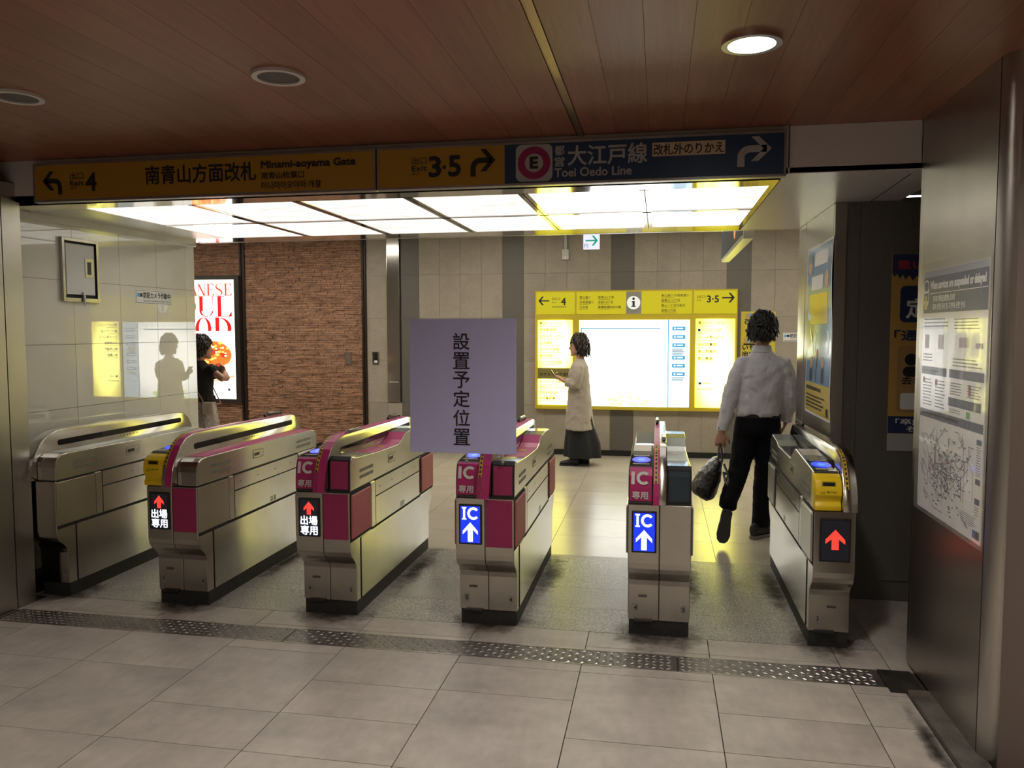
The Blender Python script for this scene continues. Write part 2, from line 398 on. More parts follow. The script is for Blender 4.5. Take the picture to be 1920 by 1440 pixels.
for i, x in enumerate(PX[1:-1]): bars.box(x - .028, x + .028, 4.30, 5.86, SZ - .002, SZ + .03)
bars.box(-3.42, .545, 5.10 - .02, 5.10 + .02, SZ - .002, SZ + .03); bars.build('soffit_bar', alu_bar, soff)
for x in PX[1:-1]: box('joint', gap, soff, (x - .0025, x + .0025, 4.30, 5.86, SZ - .003, SZ))
def light_panel_mat():
    m = bpy.data.materials.new('alabaster_panel'); m.use_nodes = True; nt = m.node_tree; N = nt.nodes; L = nt.links; b = N['Principled BSDF']
    tc = N.new('ShaderNodeTexCoord'); oi = N.new('ShaderNodeObjectInfo'); off = N.new('ShaderNodeVectorMath'); off.operation = 'SCALE'; off.inputs[0].default_value = (9, 5, 0)
    L.new(oi.outputs['Random'], off.inputs['Scale']); ad = N.new('ShaderNodeVectorMath'); L.new(tc.outputs['Object'], ad.inputs[0]); L.new(off.outputs[0], ad.inputs[1])
    mp = N.new('ShaderNodeMapping'); mp.inputs['Scale'].default_value = (2.2, 5., 1); mp.inputs['Rotation'].default_value = (0, 0, .35); L.new(ad.outputs[0], mp.inputs[0])
    n = N.new('ShaderNodeTexNoise'); n.inputs['Scale'].default_value = 1.6; n.inputs['Detail'].default_value = 5; n.inputs['Distortion'].default_value = 1.6; L.new(mp.outputs[0], n.inputs[0])
    mr = N.new('ShaderNodeMapRange'); mr.inputs[1].default_value = .35; mr.inputs[2].default_value = .7; mr.inputs[3].default_value = SOFFIT_E * .66; mr.inputs[4].default_value = SOFFIT_E * 1.15
    L.new(n.outputs['Fac'], mr.inputs[0]); L.new(mr.outputs[0], b.inputs['Emission Strength']); b.inputs['Emission Color'].default_value = (1, .97, .93, 1)
    b.inputs['Base Color'].default_value = (.8, .8, .8, 1); b.inputs['Roughness'].default_value = .3
    return m
lpm = light_panel_mat()
nm = ['first', 'second', 'third', 'fourth', 'fifth', 'sixth']
for j, rw in enumerate(('front', 'back')):
    for i in range(6):
        a, b_ = PX[i] + (.028 if i else 0), PX[i + 1] - (.028 if i < 5 else 0); y0, y1 = PY[j] + (.02 if j else 0), PY[j + 1] - (0 if j else .02)
        o = slab('ceiling_light_panel', lpm, None, a + .001, b_ - .001, y0 + .001, y1 - .001, SZ + .004, SZ + .02)
        tag(o, f'glowing white ceiling light panel, {nm[i]} from the left in the {rw} row', 'light panel', 'light panels over the gates')
# right part of the soffit, a little lower, plain aluminium
mb = MB().box(.581, 1.35, 4.0, 6.14, SZ + .002, SZ + .03); mb.build('soffit_panel', alu_m, soff)
box('joint', gap, soff, (.575, .581, 4.0, 6.12, SZ + .001, SZ + .02))
flat('joint', gap, soff, Pl((0, 0, SZ), (1, 0, 0), (0, -1, 0)), [stroke([(1.165, -4.10), (1.19, -4.94)], .006)], d=-.0)
box('wall_soffit_back', alu_m, None, (-3.82, 1.35, 6.14, 6.18, SZ, 2.9), kind='structure')
box('ceiling_concourse', mat('concourse_ceiling', (.55, .53, .5), .6), None, (-9.2, 4.2, 6.14, 10.4, 2.9, 3.0), kind='structure')
for i, (x, y) in enumerate(((-7.2, 8.4), (-4.6, 8.4), (-2.0, 8.4), (.6, 8.4), (3.0, 8.4))):  # unseen lamps, added and sized to brighten the hall and its back wall
    e = empty('hall_fill_light', (x, y, 2.9), f'unseen ceiling light added to brighten the hall behind the gates, {["first","second","third","fourth","fifth"][i]} from the left', 'ceiling light', 'added hall fill lights')
    MB().box(x - .96, x + .96, y - .33, y + .33, 2.86, 2.9).build('housing', white, e); MB().box(x - .93, x + .93, y - .3, y + .3, 2.852, 2.86).build('diffuser', glow('fill_diffuser', (1, .93, .80), CONC_E, True), e)

# ------------------------------------------------------------------ left side
box('wall_left_pillar', steel_v, None, (-4.6, -3.63, 3.15, 3.89, 0, CZ), kind='structure')
box('wall_left_pillar_edge', steel_v, None, (-4.6, -3.63, 3.897, 4.03, 0, SZ + .1), kind='structure')
box('wall_left_gap', gap, None, (-4.6, -3.638, 3.885, 3.9, 0, CZ), kind='structure')
box('wall_left_front', steel_v, None, (-9, -4.6, 3.9, 4.1, 0, CZ), kind='structure')
wl = box('wall_left', wgrout, None, (-9.2, -3.826, 4.03, 6.03, 0, 2.9), kind='structure')
WY = [4.03, 4.243, 4.69, 5.138, 5.544, 5.91, 6.03]; WZ = [.10, .29, .69, 1.093, 1.515, 1.935, SZ + .0]
for y0, y1 in zip(WY, WY[1:]):
    for z0, z1 in zip(WZ, WZ[1:]):
        slab('wall_tile', wtile, wl, -3.832, -3.82, y0 + .0014, y1 - .0014, z0 + .0014, z1 - .0014)
box('baseboard_left', black, None, (-3.826, -3.70, 4.03, 6.03, 0, .098), kind='structure')
box('trim_3', alu_m, None, (-3.82, -3.795, 4.0, 6.03, SZ - .045, SZ), kind='structure')
# distribution cabinet
pl = RIGHTFACE(-3.82)
e = empty('wall_cabinet', (-3.82, 4.74, 1.8), 'grey metal wall cabinet with a recessed latch set in the glossy tiled wall', 'cabinet')
MB().box(-3.822, -3.795, 4.578, 4.60, 1.797, 2.216).box(-3.822, -3.795, 4.885, 4.907, 1.797, 2.216).box(-3.822, -3.795, 4.60, 4.885, 2.195, 2.216).box(-3.822, -3.795, 4.60, 4.885, 1.797, 1.822).build('cabinet_frame', steel, e, bevel=.002)
box('recess', gap, e, (-3.822, -3.812, 4.60, 4.885, 1.822, 2.195))
dr = box('door', cab, e, (-3.812, -3.80, 4.612, 4.868, 1.845, 2.18), bevel=.003)
box('latch_plate', steel, dr, (-3.80, -3.796, 4.778, 4.856, 1.962, 2.092), bevel=.001)
box('latch_slot', black, dr, (-3.797, -3.7945, 4.797, 4.832, 1.983, 2.068), bevel=.001)
MB().tube([(-3.794, 4.752, 1.865), (-3.785, 4.751, 1.82), (-3.786, 4.748, 1.79), (-3.79, 4.757, 1.772)], [.006, .008, .007, .003]).build('tape_tail', white, e, smooth=True)
def camera_sign(pl, a0, a1, b0, b1, label):
    c = pl.pt((a0 + a1) / 2, b0, 0); e = empty('camera_notice', c, label, 'sign')
    flat('plate', white, e, pl, [rrect(a0, a1, b0, b1, .004)], th=.002)
    W = a1 - a0; H = b1 - b0
    flat('border', ink, e, pl, [rect(a0 + W * .02, a1 - W * .02, b0 + H * .05, b0 + H * .075), rect(a0 + W * .02, a1 - W * .02, b1 - H * .075, b1 - H * .05), rect(a0 + W * .02, a0 + W * .026, b0 + H * .05, b1 - H * .05), rect(a1 - W * .026, a1 - W * .02, b0 + H * .05, b1 - H * .05)], d=.0026)
    flat('emblem', mat('emblem_blue', (.1, .42, .75), .4), e, pl, [rect(a0 + W * .04, a0 + W * .11, b0 + H * .48, b0 + H * .74)], d=.0028)
    flat('emblem', ink, e, pl, [rect(a0 + W * .115, a0 + W * .18, b0 + H * .48, b0 + H * .74)], d=.0028)
    text('防犯カメラ作動中', ink, e, pl, a0 + W * .205, b0 + H * .40, W * .76, H * .44, bold=.0012, d=.003)
    text('Security Cameras in Operation', ink, e, pl, a0 + W * .21, b0 + H * .13, W * .74, H * .17, d=.003)
camera_sign(pl, 5.30, 5.716, 1.807, 1.912, 'white security camera notice on the glossy tiled wall beside the cabinet')

# the tiled wall stands a little askew to the gates
SKEW = Matrix.Translation((-3.82, 5.3, 0)) @ Matrix.Rotation(math.radians(-1.9), 4, 'Z') @ Matrix.Translation((3.82, -5.3, 0))
for o in list(COL.objects):
    if o.parent is None and (o.name.split('.')[0] in ('wall_left', 'baseboard_left', 'trim_3', 'wall_cabinet') or o.name == 'camera_notice'):
        o.matrix_world = SKEW @ Matrix.Translation(o.location)
# ------------------------------------------------------------------ right side
wr = empty('wall_right', (1.18, 3.5, 0), kind='structure')
box('steel_panel', steel_v, wr, (1.18, 1.30, 3.142, 3.952, 0.02, CZ))
box('edge_post', steel_v, wr, (1.182, 1.30, 3.96, 4.0, 0.02, CZ), bevel=.003)
box('joint', gap, wr, (1.19, 1.30, 3.13, 3.99, 0.02, CZ))
MB().prism([(1.18, 3.134), (1.186, 3.108), (1.20, 3.085), (1.222, 3.068), (1.40, 3.068), (1.40, 3.134)], 0, CZ, 'z').build('corner_post', steel_v, wr, smooth=True)
MB().prism([(1.226, 3.066), (1.60, 2.52), (1.9, 2.52), (1.9, 3.066)], 0, CZ, 'z').build('wall_right_return', browndark, None, kind='structure')
box('wall_right_side', browndark, None, (1.6, 1.75, -5.2, 2.52, 0, CZ), kind='structure')
box('wall_right_core', darkwall, None, (1.30, 2.2, 3.07, 3.99, 0, CZ), kind='structure')
box('baseboard_right', mat('stained_plinth', (.10, .088, .075), .5, noise=((12, 9, 12), .45, 6.)), None, (1.092, 1.20, 2.3, 3.655, -.01, .022), kind='structure')
box('wall_alcove', darkwall, None, (2.1, 2.2, 3.9, 4.98, 0, 2.6), kind='structure')
wd = empty('wall_column', (1.4, 5.4, 0), kind='structure')
box('column_core', darkwall, wd, (1.004, 2.2, 4.945, 6.13, 0, SZ + .02))
box('front_panel', darkwall, wd, (1.115, 1.14, 4.938, 4.95, 0, SZ))
box('corner_strip', steel_v, wd, (1.0, 1.07, 4.94, 4.97, 0, SZ), bevel=.004)
box('side_panel', steel_v, wd, (1.0, 1.01, 4.975, 5.86, 0, SZ))
box('edge_strip', steel_v, wd, (.998, 1.03, 5.866, 6.13, 0, SZ), bevel=.003)
box('front_panel', darkwall, wd, (1.142, 2.1, 4.936, 4.95, .12, SZ))
box('wall_alcove_top', darkwall, None, (1.18, 2.2, 4.0, 4.95, SZ + .03, CZ), kind='structure')

# ------------------------------------------------------------------ back wall
BY = 10.15
wb = box('wall_back', bgrout, None, (-9.2, 4.2, BY + .006, BY + .2, 0, 3.0), kind='structure')
bz = [.068, .64, 1.205, 1.77, 2.336, 2.9]
def cols(x0, x1, n, m, rows=bz):
    wdt = (x1 - x0) / n
    for i in range(n):
        for z0, z1 in zip(rows, rows[1:]): slab('wall_tile', m, wb, x0 + i * wdt + .0016, x0 + (i + 1) * wdt - .0016, BY, BY + .012, z0 + .0016, z1 - .0016)
cols(-3.862, -3.58, 1, btile); cols(-3.38, -3.131, 1, gtile); cols(-3.131, -2.007, 4, btile); cols(-2.007, -1.727, 1, gtile)
cols(-1.727, -.609, 4, btile); cols(-.609, -.317, 1, gtile); cols(-.317, .809, 4, btile); cols(.809, 1.099, 1, gtile); cols(1.099, 2.219, 4, btile); cols(2.219, 2.5, 1, gtile); cols(2.5, 3.62, 4, btile)
cols(-3.58, -3.38, 1, btile, [.068, .64])
box('baseboard_back', black, None, (-9.2, 4.2, BY - .012, BY + .01, 0, .066), kind='structure')
o = box('steel_column_cover', chrome, wb, (-3.575, -3.40, BY - .02, BY + .01, .655, 2.9), bevel=.004)
box('edge_line', gap, wb, (-3.40, -3.385, BY - .006, BY + .012, .65, 2.9))
box('handle_bar', white, o, (-3.555, -3.425, BY - .026, BY - .02, .915, .922))
# split stone panels
def split_wall(x0, x1, z0, z1, name):
    mb = MB(); z = z0
    while z < z1:
        h = random.uniform(.016, .034); x = x0
        while x < x1:
            l = random.uniform(.04, .19); xe = min(x + l, x1); ze = min(z + h, z1); y = BY - random.choice((.002, .006, .010, .014, .018))
            mb.box(x + .001, xe - .002, y, BY + .004, z + .001, ze - .0025); x = xe
        z += h
    return mb.build(name, split, wb, kind='stuff')
box('stone_backing', split_back, wb, (-9.2, -3.87, BY - .001, BY + .006, .066, 2.9))
split_wall(-5.615, -3.93, .066, 2.9, 'split_stone'); split_wall(-7.2, -5.70, .066, 2.9, 'split_stone')
for a, b_ in ((-5.70, -5.672), (-5.655, -5.62), (-3.925, -3.90), (-3.89, -3.868)): box('metal_edge', mat('bronze_edge', (.05, .035, .028), .4, .6), wb, (a, b_, BY - .022, BY, .066, 2.9))
pp = box('pull_plate', browndark, wb, (-4.175, -4.085, BY - .026, BY - .014, 1.148, 1.318), bevel=.004)
e = empty('wall_socket', (-3.745, BY, 1.15), 'small dark metal socket plate on the beige stone beside the brown wall', 'socket')
MB().box(-3.79, -3.70, BY - .012, BY, 1.149, 1.327).build('plate', steel_d, e, bevel=.002); box('socket_face', black, e, (-3.775, -3.715, BY - .014, BY - .012, 1.19, 1.31)); box('sticker', white, e, (-3.76, -3.72, BY - .0155, BY - .014, 1.175, 1.205))
e = empty('conduit_box', (-1.18, BY, 2.5), 'small grey junction box hanging from a thin conduit on the back wall', 'junction box')
MB().box(-1.228, -1.14, BY - .06, BY, 2.50, 2.63).build('box_body', cab, e, bevel=.006); MB().tube([(-1.184, BY - .03, 2.63), (-1.184, BY - .03, 2.9)], .02).build('conduit', cab, e, smooth=True); MB().cyl((-1.184, BY - .064, 2.53), .008, .005, 'y', 12).build('lock', steel, e)
# outer walls of the halls
for n, b_ in (('wall_hall_left', (-9.3, -9.2, 4.0, 10.4, 0, 3.0)), ('wall_hall_right', (4.2, 4.3, 4.9, 10.4, 0, 3.0)), ('wall_front_left', (-6.6, -6.5, -5.2, 4.0, 0, CZ)), ('wall_behind', (-6.6, 1.8, -5.3, -5.2, 0, CZ)), ('wall_hall_near', (2.2, 4.2, 6.0, 6.14, 0, 3.0))):
    box(n, btile, None, b_, kind='structure')

# ------------------------------------------------------------------ overhead signs
def turn_arrow(a0, a1, b0, b1, left=False):
    def q(u, v_): return (a1 - (a1 - a0) * u if left else a0 + (a1 - a0) * u, b0 + (b1 - b0) * v_)
    W = (a1 - a0) * .21
    path = [(.11, 0), (.11, .32)] + [(.11 + .27 * (1 - math.cos(t)), .32 + .27 * math.sin(t)) for t in [math.pi / 2 * k / 6 for k in range(1, 7)]] + [(.86, .59)]
    head = [q(.40, 1.0), q(.62, 1.0), q(1.0, .59), q(.62, .18), q(.40, .18), q(.76, .59)]
    return [stroke([q(*p) for p in path], W), head]
def straight_arrow(a0, a1, b0, b1, left=False):
    def q(u, v_): return (a1 - (a1 - a0) * u if left else a0 + (a1 - a0) * u, b0 + (b1 - b0) * v_)
    return [[q(0, .43), q(.85, .43), q(.85, .57), q(0, .57)], [q(.50, 1), q(.66, 1), q(1, .5), q(.66, 0), q(.50, 0), q(.80, .5)]]
pl = FRONT(3.95)
e = empty('overhead_sign', (-2.455, 3.97, 2.325), 'long amber overhead sign reading 南青山方面改札 Minami-aoyama Gate with a left arrow', 'sign')
box('sign_frame', frame_g, e, (-3.466, -1.447, 3.952, 4.0, 2.322, 2.538), bevel=.003)
box('sign_face', sign_y, e, (-3.452, -1.458, 3.9505, 3.96, 2.336, 2.524))
flat('arrow', ink, e, pl, turn_arrow(-3.403, -3.280, 2.362, 2.490, True))
text('出口', ink, e, pl, -3.229, 2.441, .085, .038); text('Exit', ink, e, pl, -3.229, 2.408, .085, .026, bold=.0008); text('출구', ink, e, pl, -3.228, 2.388, .045, .014)
text('4', ink, e, pl, -3.128, 2.378, .062, .095, bold=.004)
text('南青山方面改札', ink, e, pl, -2.761, 2.398, .65, .098, bold=.002)
text('Minami-aoyama Gate', ink, e, pl, -2.08, 2.448, .525, .048, bold=.0022)
text('南青山检票口', ink, e, pl, -2.08, 2.402, .24, .036, bold=.0006); text('미나미아오야마 개찰', ink, e, pl, -2.08, 2.350, .335, .038, bold=.0006)
e = empty('overhead_sign', (-.43, 3.97, 2.325), 'overhead sign, amber for exits 3·5 and dark blue reading 大江戸線 Toei Oedo Line', 'sign')
box('sign_frame', frame_g, e, (-1.441, .578, 3.952, 4.0, 2.322, 2.538), bevel=.003)
box('amber_face', sign_y, e, (-1.430, -.769, 3.9505, 3.96, 2.334, 2.524)); box('blue_face', sign_b, e, (-.768, .566, 3.9505, 3.96, 2.334, 2.524))
text('出口', ink, e, pl, -1.251, 2.446, .080, .036); text('Exit', ink, e, pl, -1.251, 2.413, .080, .026, bold=.0008); text('출구', ink, e, pl, -1.25, 2.393, .042, .014)
text('3', ink, e, pl, -1.158, 2.382, .058, .098, bold=.0045); flat('dot', ink, e, pl, [rect(-1.089, -1.072, 2.418, 2.435)]); text('5', ink, e, pl, -1.055, 2.382, .058, .098, bold=.0045)
flat('arrow', ink, e, pl, turn_arrow(-.944, -.815, 2.374, 2.508))
flat('line_badge', sign_w, e, pl, [rrect(-.712, -.528, 2.340, 2.520, .028)], d=.001)
flat('line_ring', magenta, e, pl, [ell(-.62, 2.430, .082, .080, 48)], d=.0014); flat('ring_centre', sign_w, e, pl, [ell(-.62, 2.430, .046, .045, 40)], d=.0018)
text('E', ink, e, pl, -.638, 2.405, .036, .052, bold=.004, d=.0022)
text('都', sign_w, e, pl, -.517, 2.462, .048, .046, bold=.001); text('営', sign_w, e, pl, -.517, 2.408, .048, .046, bold=.001)
text('大江戸線', sign_w, e, pl, -.451, 2.410, .383, .095, bold=.0018); text('Toei Oedo Line', sign_w, e, pl, -.517, 2.357, .375, .042, bold=.0012)
flat('note_plate', mat('note_beige', (.52, .40, .26), .45), e, pl, [rect(-.043, .298, 2.437, 2.502)], d=.0012); text('改札外のりかえ', ink, e, pl, -.036, 2.443, .326, .052, bold=.001, d=.002)
flat('arrow', sign_w, e, pl, turn_arrow(.353, .510, 2.372, 2.512))
# small green route sign and the long box sign in the hall
pl = FRONT(7.99)
e = empty('hanging_sign', (-.67, 8.0, 2.41), 'small white sign with a green arrow hanging under the hall ceiling', 'sign')
box('sign_face', glow('route_sign_white', (.62, .62, .85), 1.0), e, (-.757, -.597, 7.99, 8.03, 2.412, 2.575), bevel=.003); flat('arrow', glow('route_green', (.01, .30, .16), .8), e, pl, straight_arrow(-.735, -.61, 2.445, 2.545))
text('円', ink_b, e, pl, -.748, 2.422, None, .04); MB().tube([(-.677, 8.01, 2.575), (-.677, 8.01, 2.9)], .01).build('rod', steel, e)
e = empty('hanging_sign', (.66, 7.4, 2.3), 'long dark sign box seen end on below the soffit, hanging in the hall', 'sign')
box('sign_body', mat('sign_case', (.70, .72, .62), .3, .3), e, (.622, .700, 6.35, 8.5, 2.3, 2.62), bevel=.004); box('sign_face', navy, e, (.617, .622, 6.40, 8.46, 2.33, 2.60)); flat('line_mark', glow('orange_mark', (.7, .3, .1), .8), e, LEFTFACE(.616), [ell(-7.0, 2.46, .09, .09)])
MB().tube([(.66, 6.8, 2.62), (.66, 6.8, 2.9)], .012).tube([(.66, 8.1, 2.62), (.66, 8.1, 2.9)], .012).build('rod', steel, e)

# ------------------------------------------------------------------ station information board
def lightbox(name, edge, mid, e0, e1, hx, hz):
    """back-lit sheet: brightest over its lamps in the middle"""
    m = bpy.data.materials.new(name); m.use_nodes = True; nt = m.node_tree; N = nt.nodes; L = nt.links; b = N['Principled BSDF']
    tc = N.new('ShaderNodeTexCoord'); mp = N.new('ShaderNodeMapping'); mp.inputs['Scale'].default_value = (1 / hx, 0, 1 / hz); L.new(tc.outputs['Object'], mp.inputs[0])
    ln = N.new('ShaderNodeVectorMath'); ln.operation = 'LENGTH'; L.new(mp.outputs[0], ln.inputs[0])
    mr = N.new('ShaderNodeMapRange'); mr.inputs[1].default_value = .55; mr.inputs[2].default_value = 1.25; mr.interpolation_type = 'SMOOTHSTEP'; L.new(ln.outputs['Value'], mr.inputs[0])
    mx = N.new('ShaderNodeMix'); mx.data_type = 'RGBA'; mx.inputs['A'].default_value = (*[c * e1 for c in mid], 1); mx.inputs['B'].default_value = (*[c * e0 for c in edge], 1); L.new(mr.outputs[0], mx.inputs['Factor'])
    L.new(mx.outputs['Result'], b.inputs['Emission Color']); b.inputs['Emission Strength'].default_value = 1; b.inputs['Base Color'].default_value = (.5, .5, .4, 1); b.inputs['Roughness'].default_value = .2
    return m
IY = 10.085
pl = FRONT(IY)
ib = empty('information_board', (-.32, 10.1, .594), 'large yellow lit information board with area map on the back wall', 'information board')
box('case', frame_y, ib, (-1.572, .940, IY + .002, BY, .594, 2.108), bevel=.004)
olive = mat('olive_print', (.20, .19, .02), .5)
for a, b_ in ((-1.552, -1.059), (-1.035, .391), (.416, .928)): box('header_panel', head_y, ib, (a, b_, IY - .004, IY + .004, 1.807, 2.088))
plh = FRONT(IY - .004)
flat('info_patch', mat('patch_grey', (.30, .30, .27), .5), ib, plh, [rect(-.414, -.225, 1.809, 2.086)], d=.001); flat('info_disc', glow('info_white', (.62, .62, .55), .9), ib, plh, [ell(-.322, 1.948, .083, .083, 36)], d=.002)
flat('info_letter', ink, ib, plh, [ell(-.322, 1.998, .016, .016), rect(-.345, -.306, 1.956, 1.968), rect(-.335, -.308, 1.905, 1.968), rect(-.350, -.294, 1.896, 1.908)], d=.003)
flat('arrow', ink, ib, plh, straight_arrow(-1.525, -1.385, 1.925, 2.035, True)); text('出口', ink, ib, plh, -1.35, 1.988, .10, .035); text('Exit', ink, ib, plh, -1.35, 1.95, .05, .02)
text('4', ink, ib, plh, -1.232, 1.925, .058, .09, bold=.003); lines(ink, ib, plh, -1.35, -1.15, 1.895, 1.91, 1)
for i, s_ in enumerate(('青山通り', '外苑東通り', '乃木坂')): text(s_, olive, ib, plh, -1.0, 2.002 - i * .062, None, .034, bold=.001); lines(olive, ib, plh, -1.0, -.86, 1.985 - i * .062, 1.995 - i * .062, 1)
for i, s_ in enumerate(('南青山1丁目', '赤坂7·8丁目', '高橋是清記念公園')): text(s_, olive, ib, plh, -.765, 2.002 - i * .062, None, .034, bold=.001); lines(olive, ib, plh, -.765, -.6, 1.985 - i * .062, 1.995 - i * .062, 1)
for i, s_ in enumerate(('青山通り·外苑東通り', '南青山1·2丁目', '青山一丁目交差点', '南青山方面')): text(s_, olive, ib, plh, .02, 2.018 - i * .062, None, .034, bold=.001); lines(olive, ib, plh, .02, .22, 2.002 - i * .062, 2.012 - i * .062, 1)
text('出口', ink, ib, plh, .452, 1.998, .10, .035); text('Exit', ink, ib, plh, .452, 1.962, .05, .02); text('3·5', ink, ib, plh, .572, 1.945, .14, .082, bold=.003); flat('arrow', ink, ib, plh, straight_arrow(.752, .902, 1.94, 2.06))
def panel(a0, a1, b0, b1, m, name):
    o = link(name, MB().box(-(a1 - a0) / 2, (a1 - a0) / 2, -.006, .006, -(b1 - b0) / 2, (b1 - b0) / 2).mesh(name, m), ib, ((a0 + a1) / 2, IY + .001, (b0 + b1) / 2)); return o
plb = FRONT(IY - .006)
ly = lightbox('yellow_lightbox', (.80, .70, .006), (1, .95, .15), YELLOW_E * .42, YELLOW_E * 1.1, .235, .44)
panel(-1.532, -1.088, 1.125, 1.734, ly, 'list_panel'); panel(-1.532, -1.088, .652, .982, ly, 'list_panel'); box('unlit_strip', mat('unlit_strip', (.22, .19, .06), .4), ib, (-1.532, -1.088, IY, IY + .01, .985, 1.122))
text('ホテルアジア会館', ink, ib, FRONT(IY), -1.51, 1.02, .40, .045, bold=.001); 
panel(.442, .911, .643, 1.743, lightbox('yellow_lightbox_tall', (.80, .70, .006), (1, .95, .15), YELLOW_E * .42, YELLOW_E * 1.1, .25, .62), 'list_panel')
for i, s_ in enumerate(('青山ツインビル', '赤坂郵便局', '山王メディカル', '山王病院', 'カナダ大使館', '草月会館', 'ドイツ文化会館')): text(s_, olive, ib, plb, -1.51, 1.675 - i * .083, None, .040, bold=.0012); lines(olive, ib, plb, -1.51, -1.2, 1.652 - i * .083, 1.664 - i * .083, 1)
for i, s_ in enumerate(('カンボジア大使館', '赤坂コミュニティ', '港区赤坂支所', '赤坂警察署')): text(s_, olive, ib, plb, -1.51, .93 - i * .071, None, .038, bold=.0012); lines(olive, ib, plb, -1.51, -1.25, .908 - i * .071, .918 - i * .071, 1)
for i, s_ in enumerate(('青山ツインビル', 'バスのりば', 'ホンダ青山ビル', '赤坂図書館', '青山葬儀所', '青山霊園')): text(s_, olive, ib, plb, .47 + (.04 if i == 1 else 0), 1.672 - i * .088, None, .042, bold=.0012); lines(olive, ib, plb, .47, .68, 1.648 - i * .088, 1.660 - i * .088, 1)
flat('bus_mark', ink_b, ib, plb, [rect(.468, .502, 1.588, 1.62), rect(.48, .52, .93, .96)], d=.001); lines(olive, ib, plb, .54, .64, .935, .955, 1); lines(olive, ib, plb, .47, .72, .865, .885, 1)
mm = lightbox('map_lightbox', (.80, .88, .96), (1, 1, .97), BOARD_E * .45, BOARD_E, .75, .62)
panel(-1.001, .370, .642, 1.732, mm, 'map_panel')
mblue = glow('map_blue', (.04, .26, .50), 1.0)
flat('map_line', mblue, ib, plb, [rect(.105, .117, .642, 1.732), rect(-.98, .012, 1.622, 1.636), rect(-.98, -.968, 1.55, 1.636)], d=.001); flat('map_marks', mblue, ib, plb, [rect(-.525 + i * .097, -.512 + i * .097, 1.668, 1.682) for i in range(6)], d=.001)
flat('map_key', glow('map_key_tint', (.52, .68, .80), 1.3), ib, plb, [rect(.118, .368, .644, 1.730)], d=.0006)
flat('key_label', mblue, ib, plb, [rect(.16, .315, z, z + .045) for z in (1.602, 1.498, 1.395, 1.24, 1.14, 1.035)], d=.0012, sep=True)
flat('key_text', glow('key_white', (1, 1, 1), 1.2), ib, plb, [rect(.18, .20, z + .012, z + .033) for z in (1.602, 1.498, 1.395, 1.24, 1.14, 1.035)] + [rect(.215, .29, z + .016, z + .03) for z in (1.602, 1.498, 1.395, 1.24, 1.14, 1.035)], d=.0018, sep=True)
lines(ink_g, ib, plb, .16, .32, .975, 1.02, 3); lines(ink_g, ib, plb, .16, .32, 1.29, 1.38, 5)
gg = random.Random(3); ps = []
for k in range(26):
    x_ = -.72 + gg.random() * .62; z_ = .648 + gg.random() ** 2 * .13; r_ = gg.uniform(.012, .05); ps.append([(x_ + r_ * math.cos(t) * gg.uniform(.5, 1.3), max(.645, z_ + r_ * math.sin(t) * .6)) for t in [k2 * .7 for k2 in range(9)]])
flat('map_park', glow('map_green', (.62, .85, .25), 1.9), ib, plb, ps, d=.001)
# yellow paper notice and second camera notice
pl = FRONT(BY - .004)
e = empty('paper_notice', (1.18, BY, 1.1), 'yellow paper notice on the back wall behind the white-shirted man', 'poster')
box('sheet', mat('notice_yellow', (.66, .55, .05), .5), e, (.987, 1.395, BY - .004, BY - .001, 1.12, 1.832)); flat('picture', mat('notice_tan', (.55, .35, .10), .5), e, pl, [rect(1.04, 1.20, 1.74, 1.81), rect(1.03, 1.2, 1.445, 1.51)]); flat('picture_dot', mat('notice_blue', (.28, .40, .60), .5), e, pl, [ell(1.10, 1.785, .03, .03), ell(1.09, 1.478, .03, .03)], d=.0018)
flat('bars', ink, e, pl, [rect(1.04, 1.25, 1.58, 1.615), rect(1.03, 1.25, 1.725, 1.735), rect(1.02, 1.25, 1.42, 1.44)], sep=True); text('Gingko', ink, e, pl, 1.03, 1.665, .27, .055, bold=.003); text('いちょう', ink, e, pl, 1.01, 1.36, .30, .06, bold=.003); text('出口', ink, e, pl, 1.01, 1.28, .14, .06, bold=.003)
camera_sign(FRONT(BY), 1.486, 1.90, 1.469, 1.573, 'white security camera notice on the back wall, cut off by the steel column')

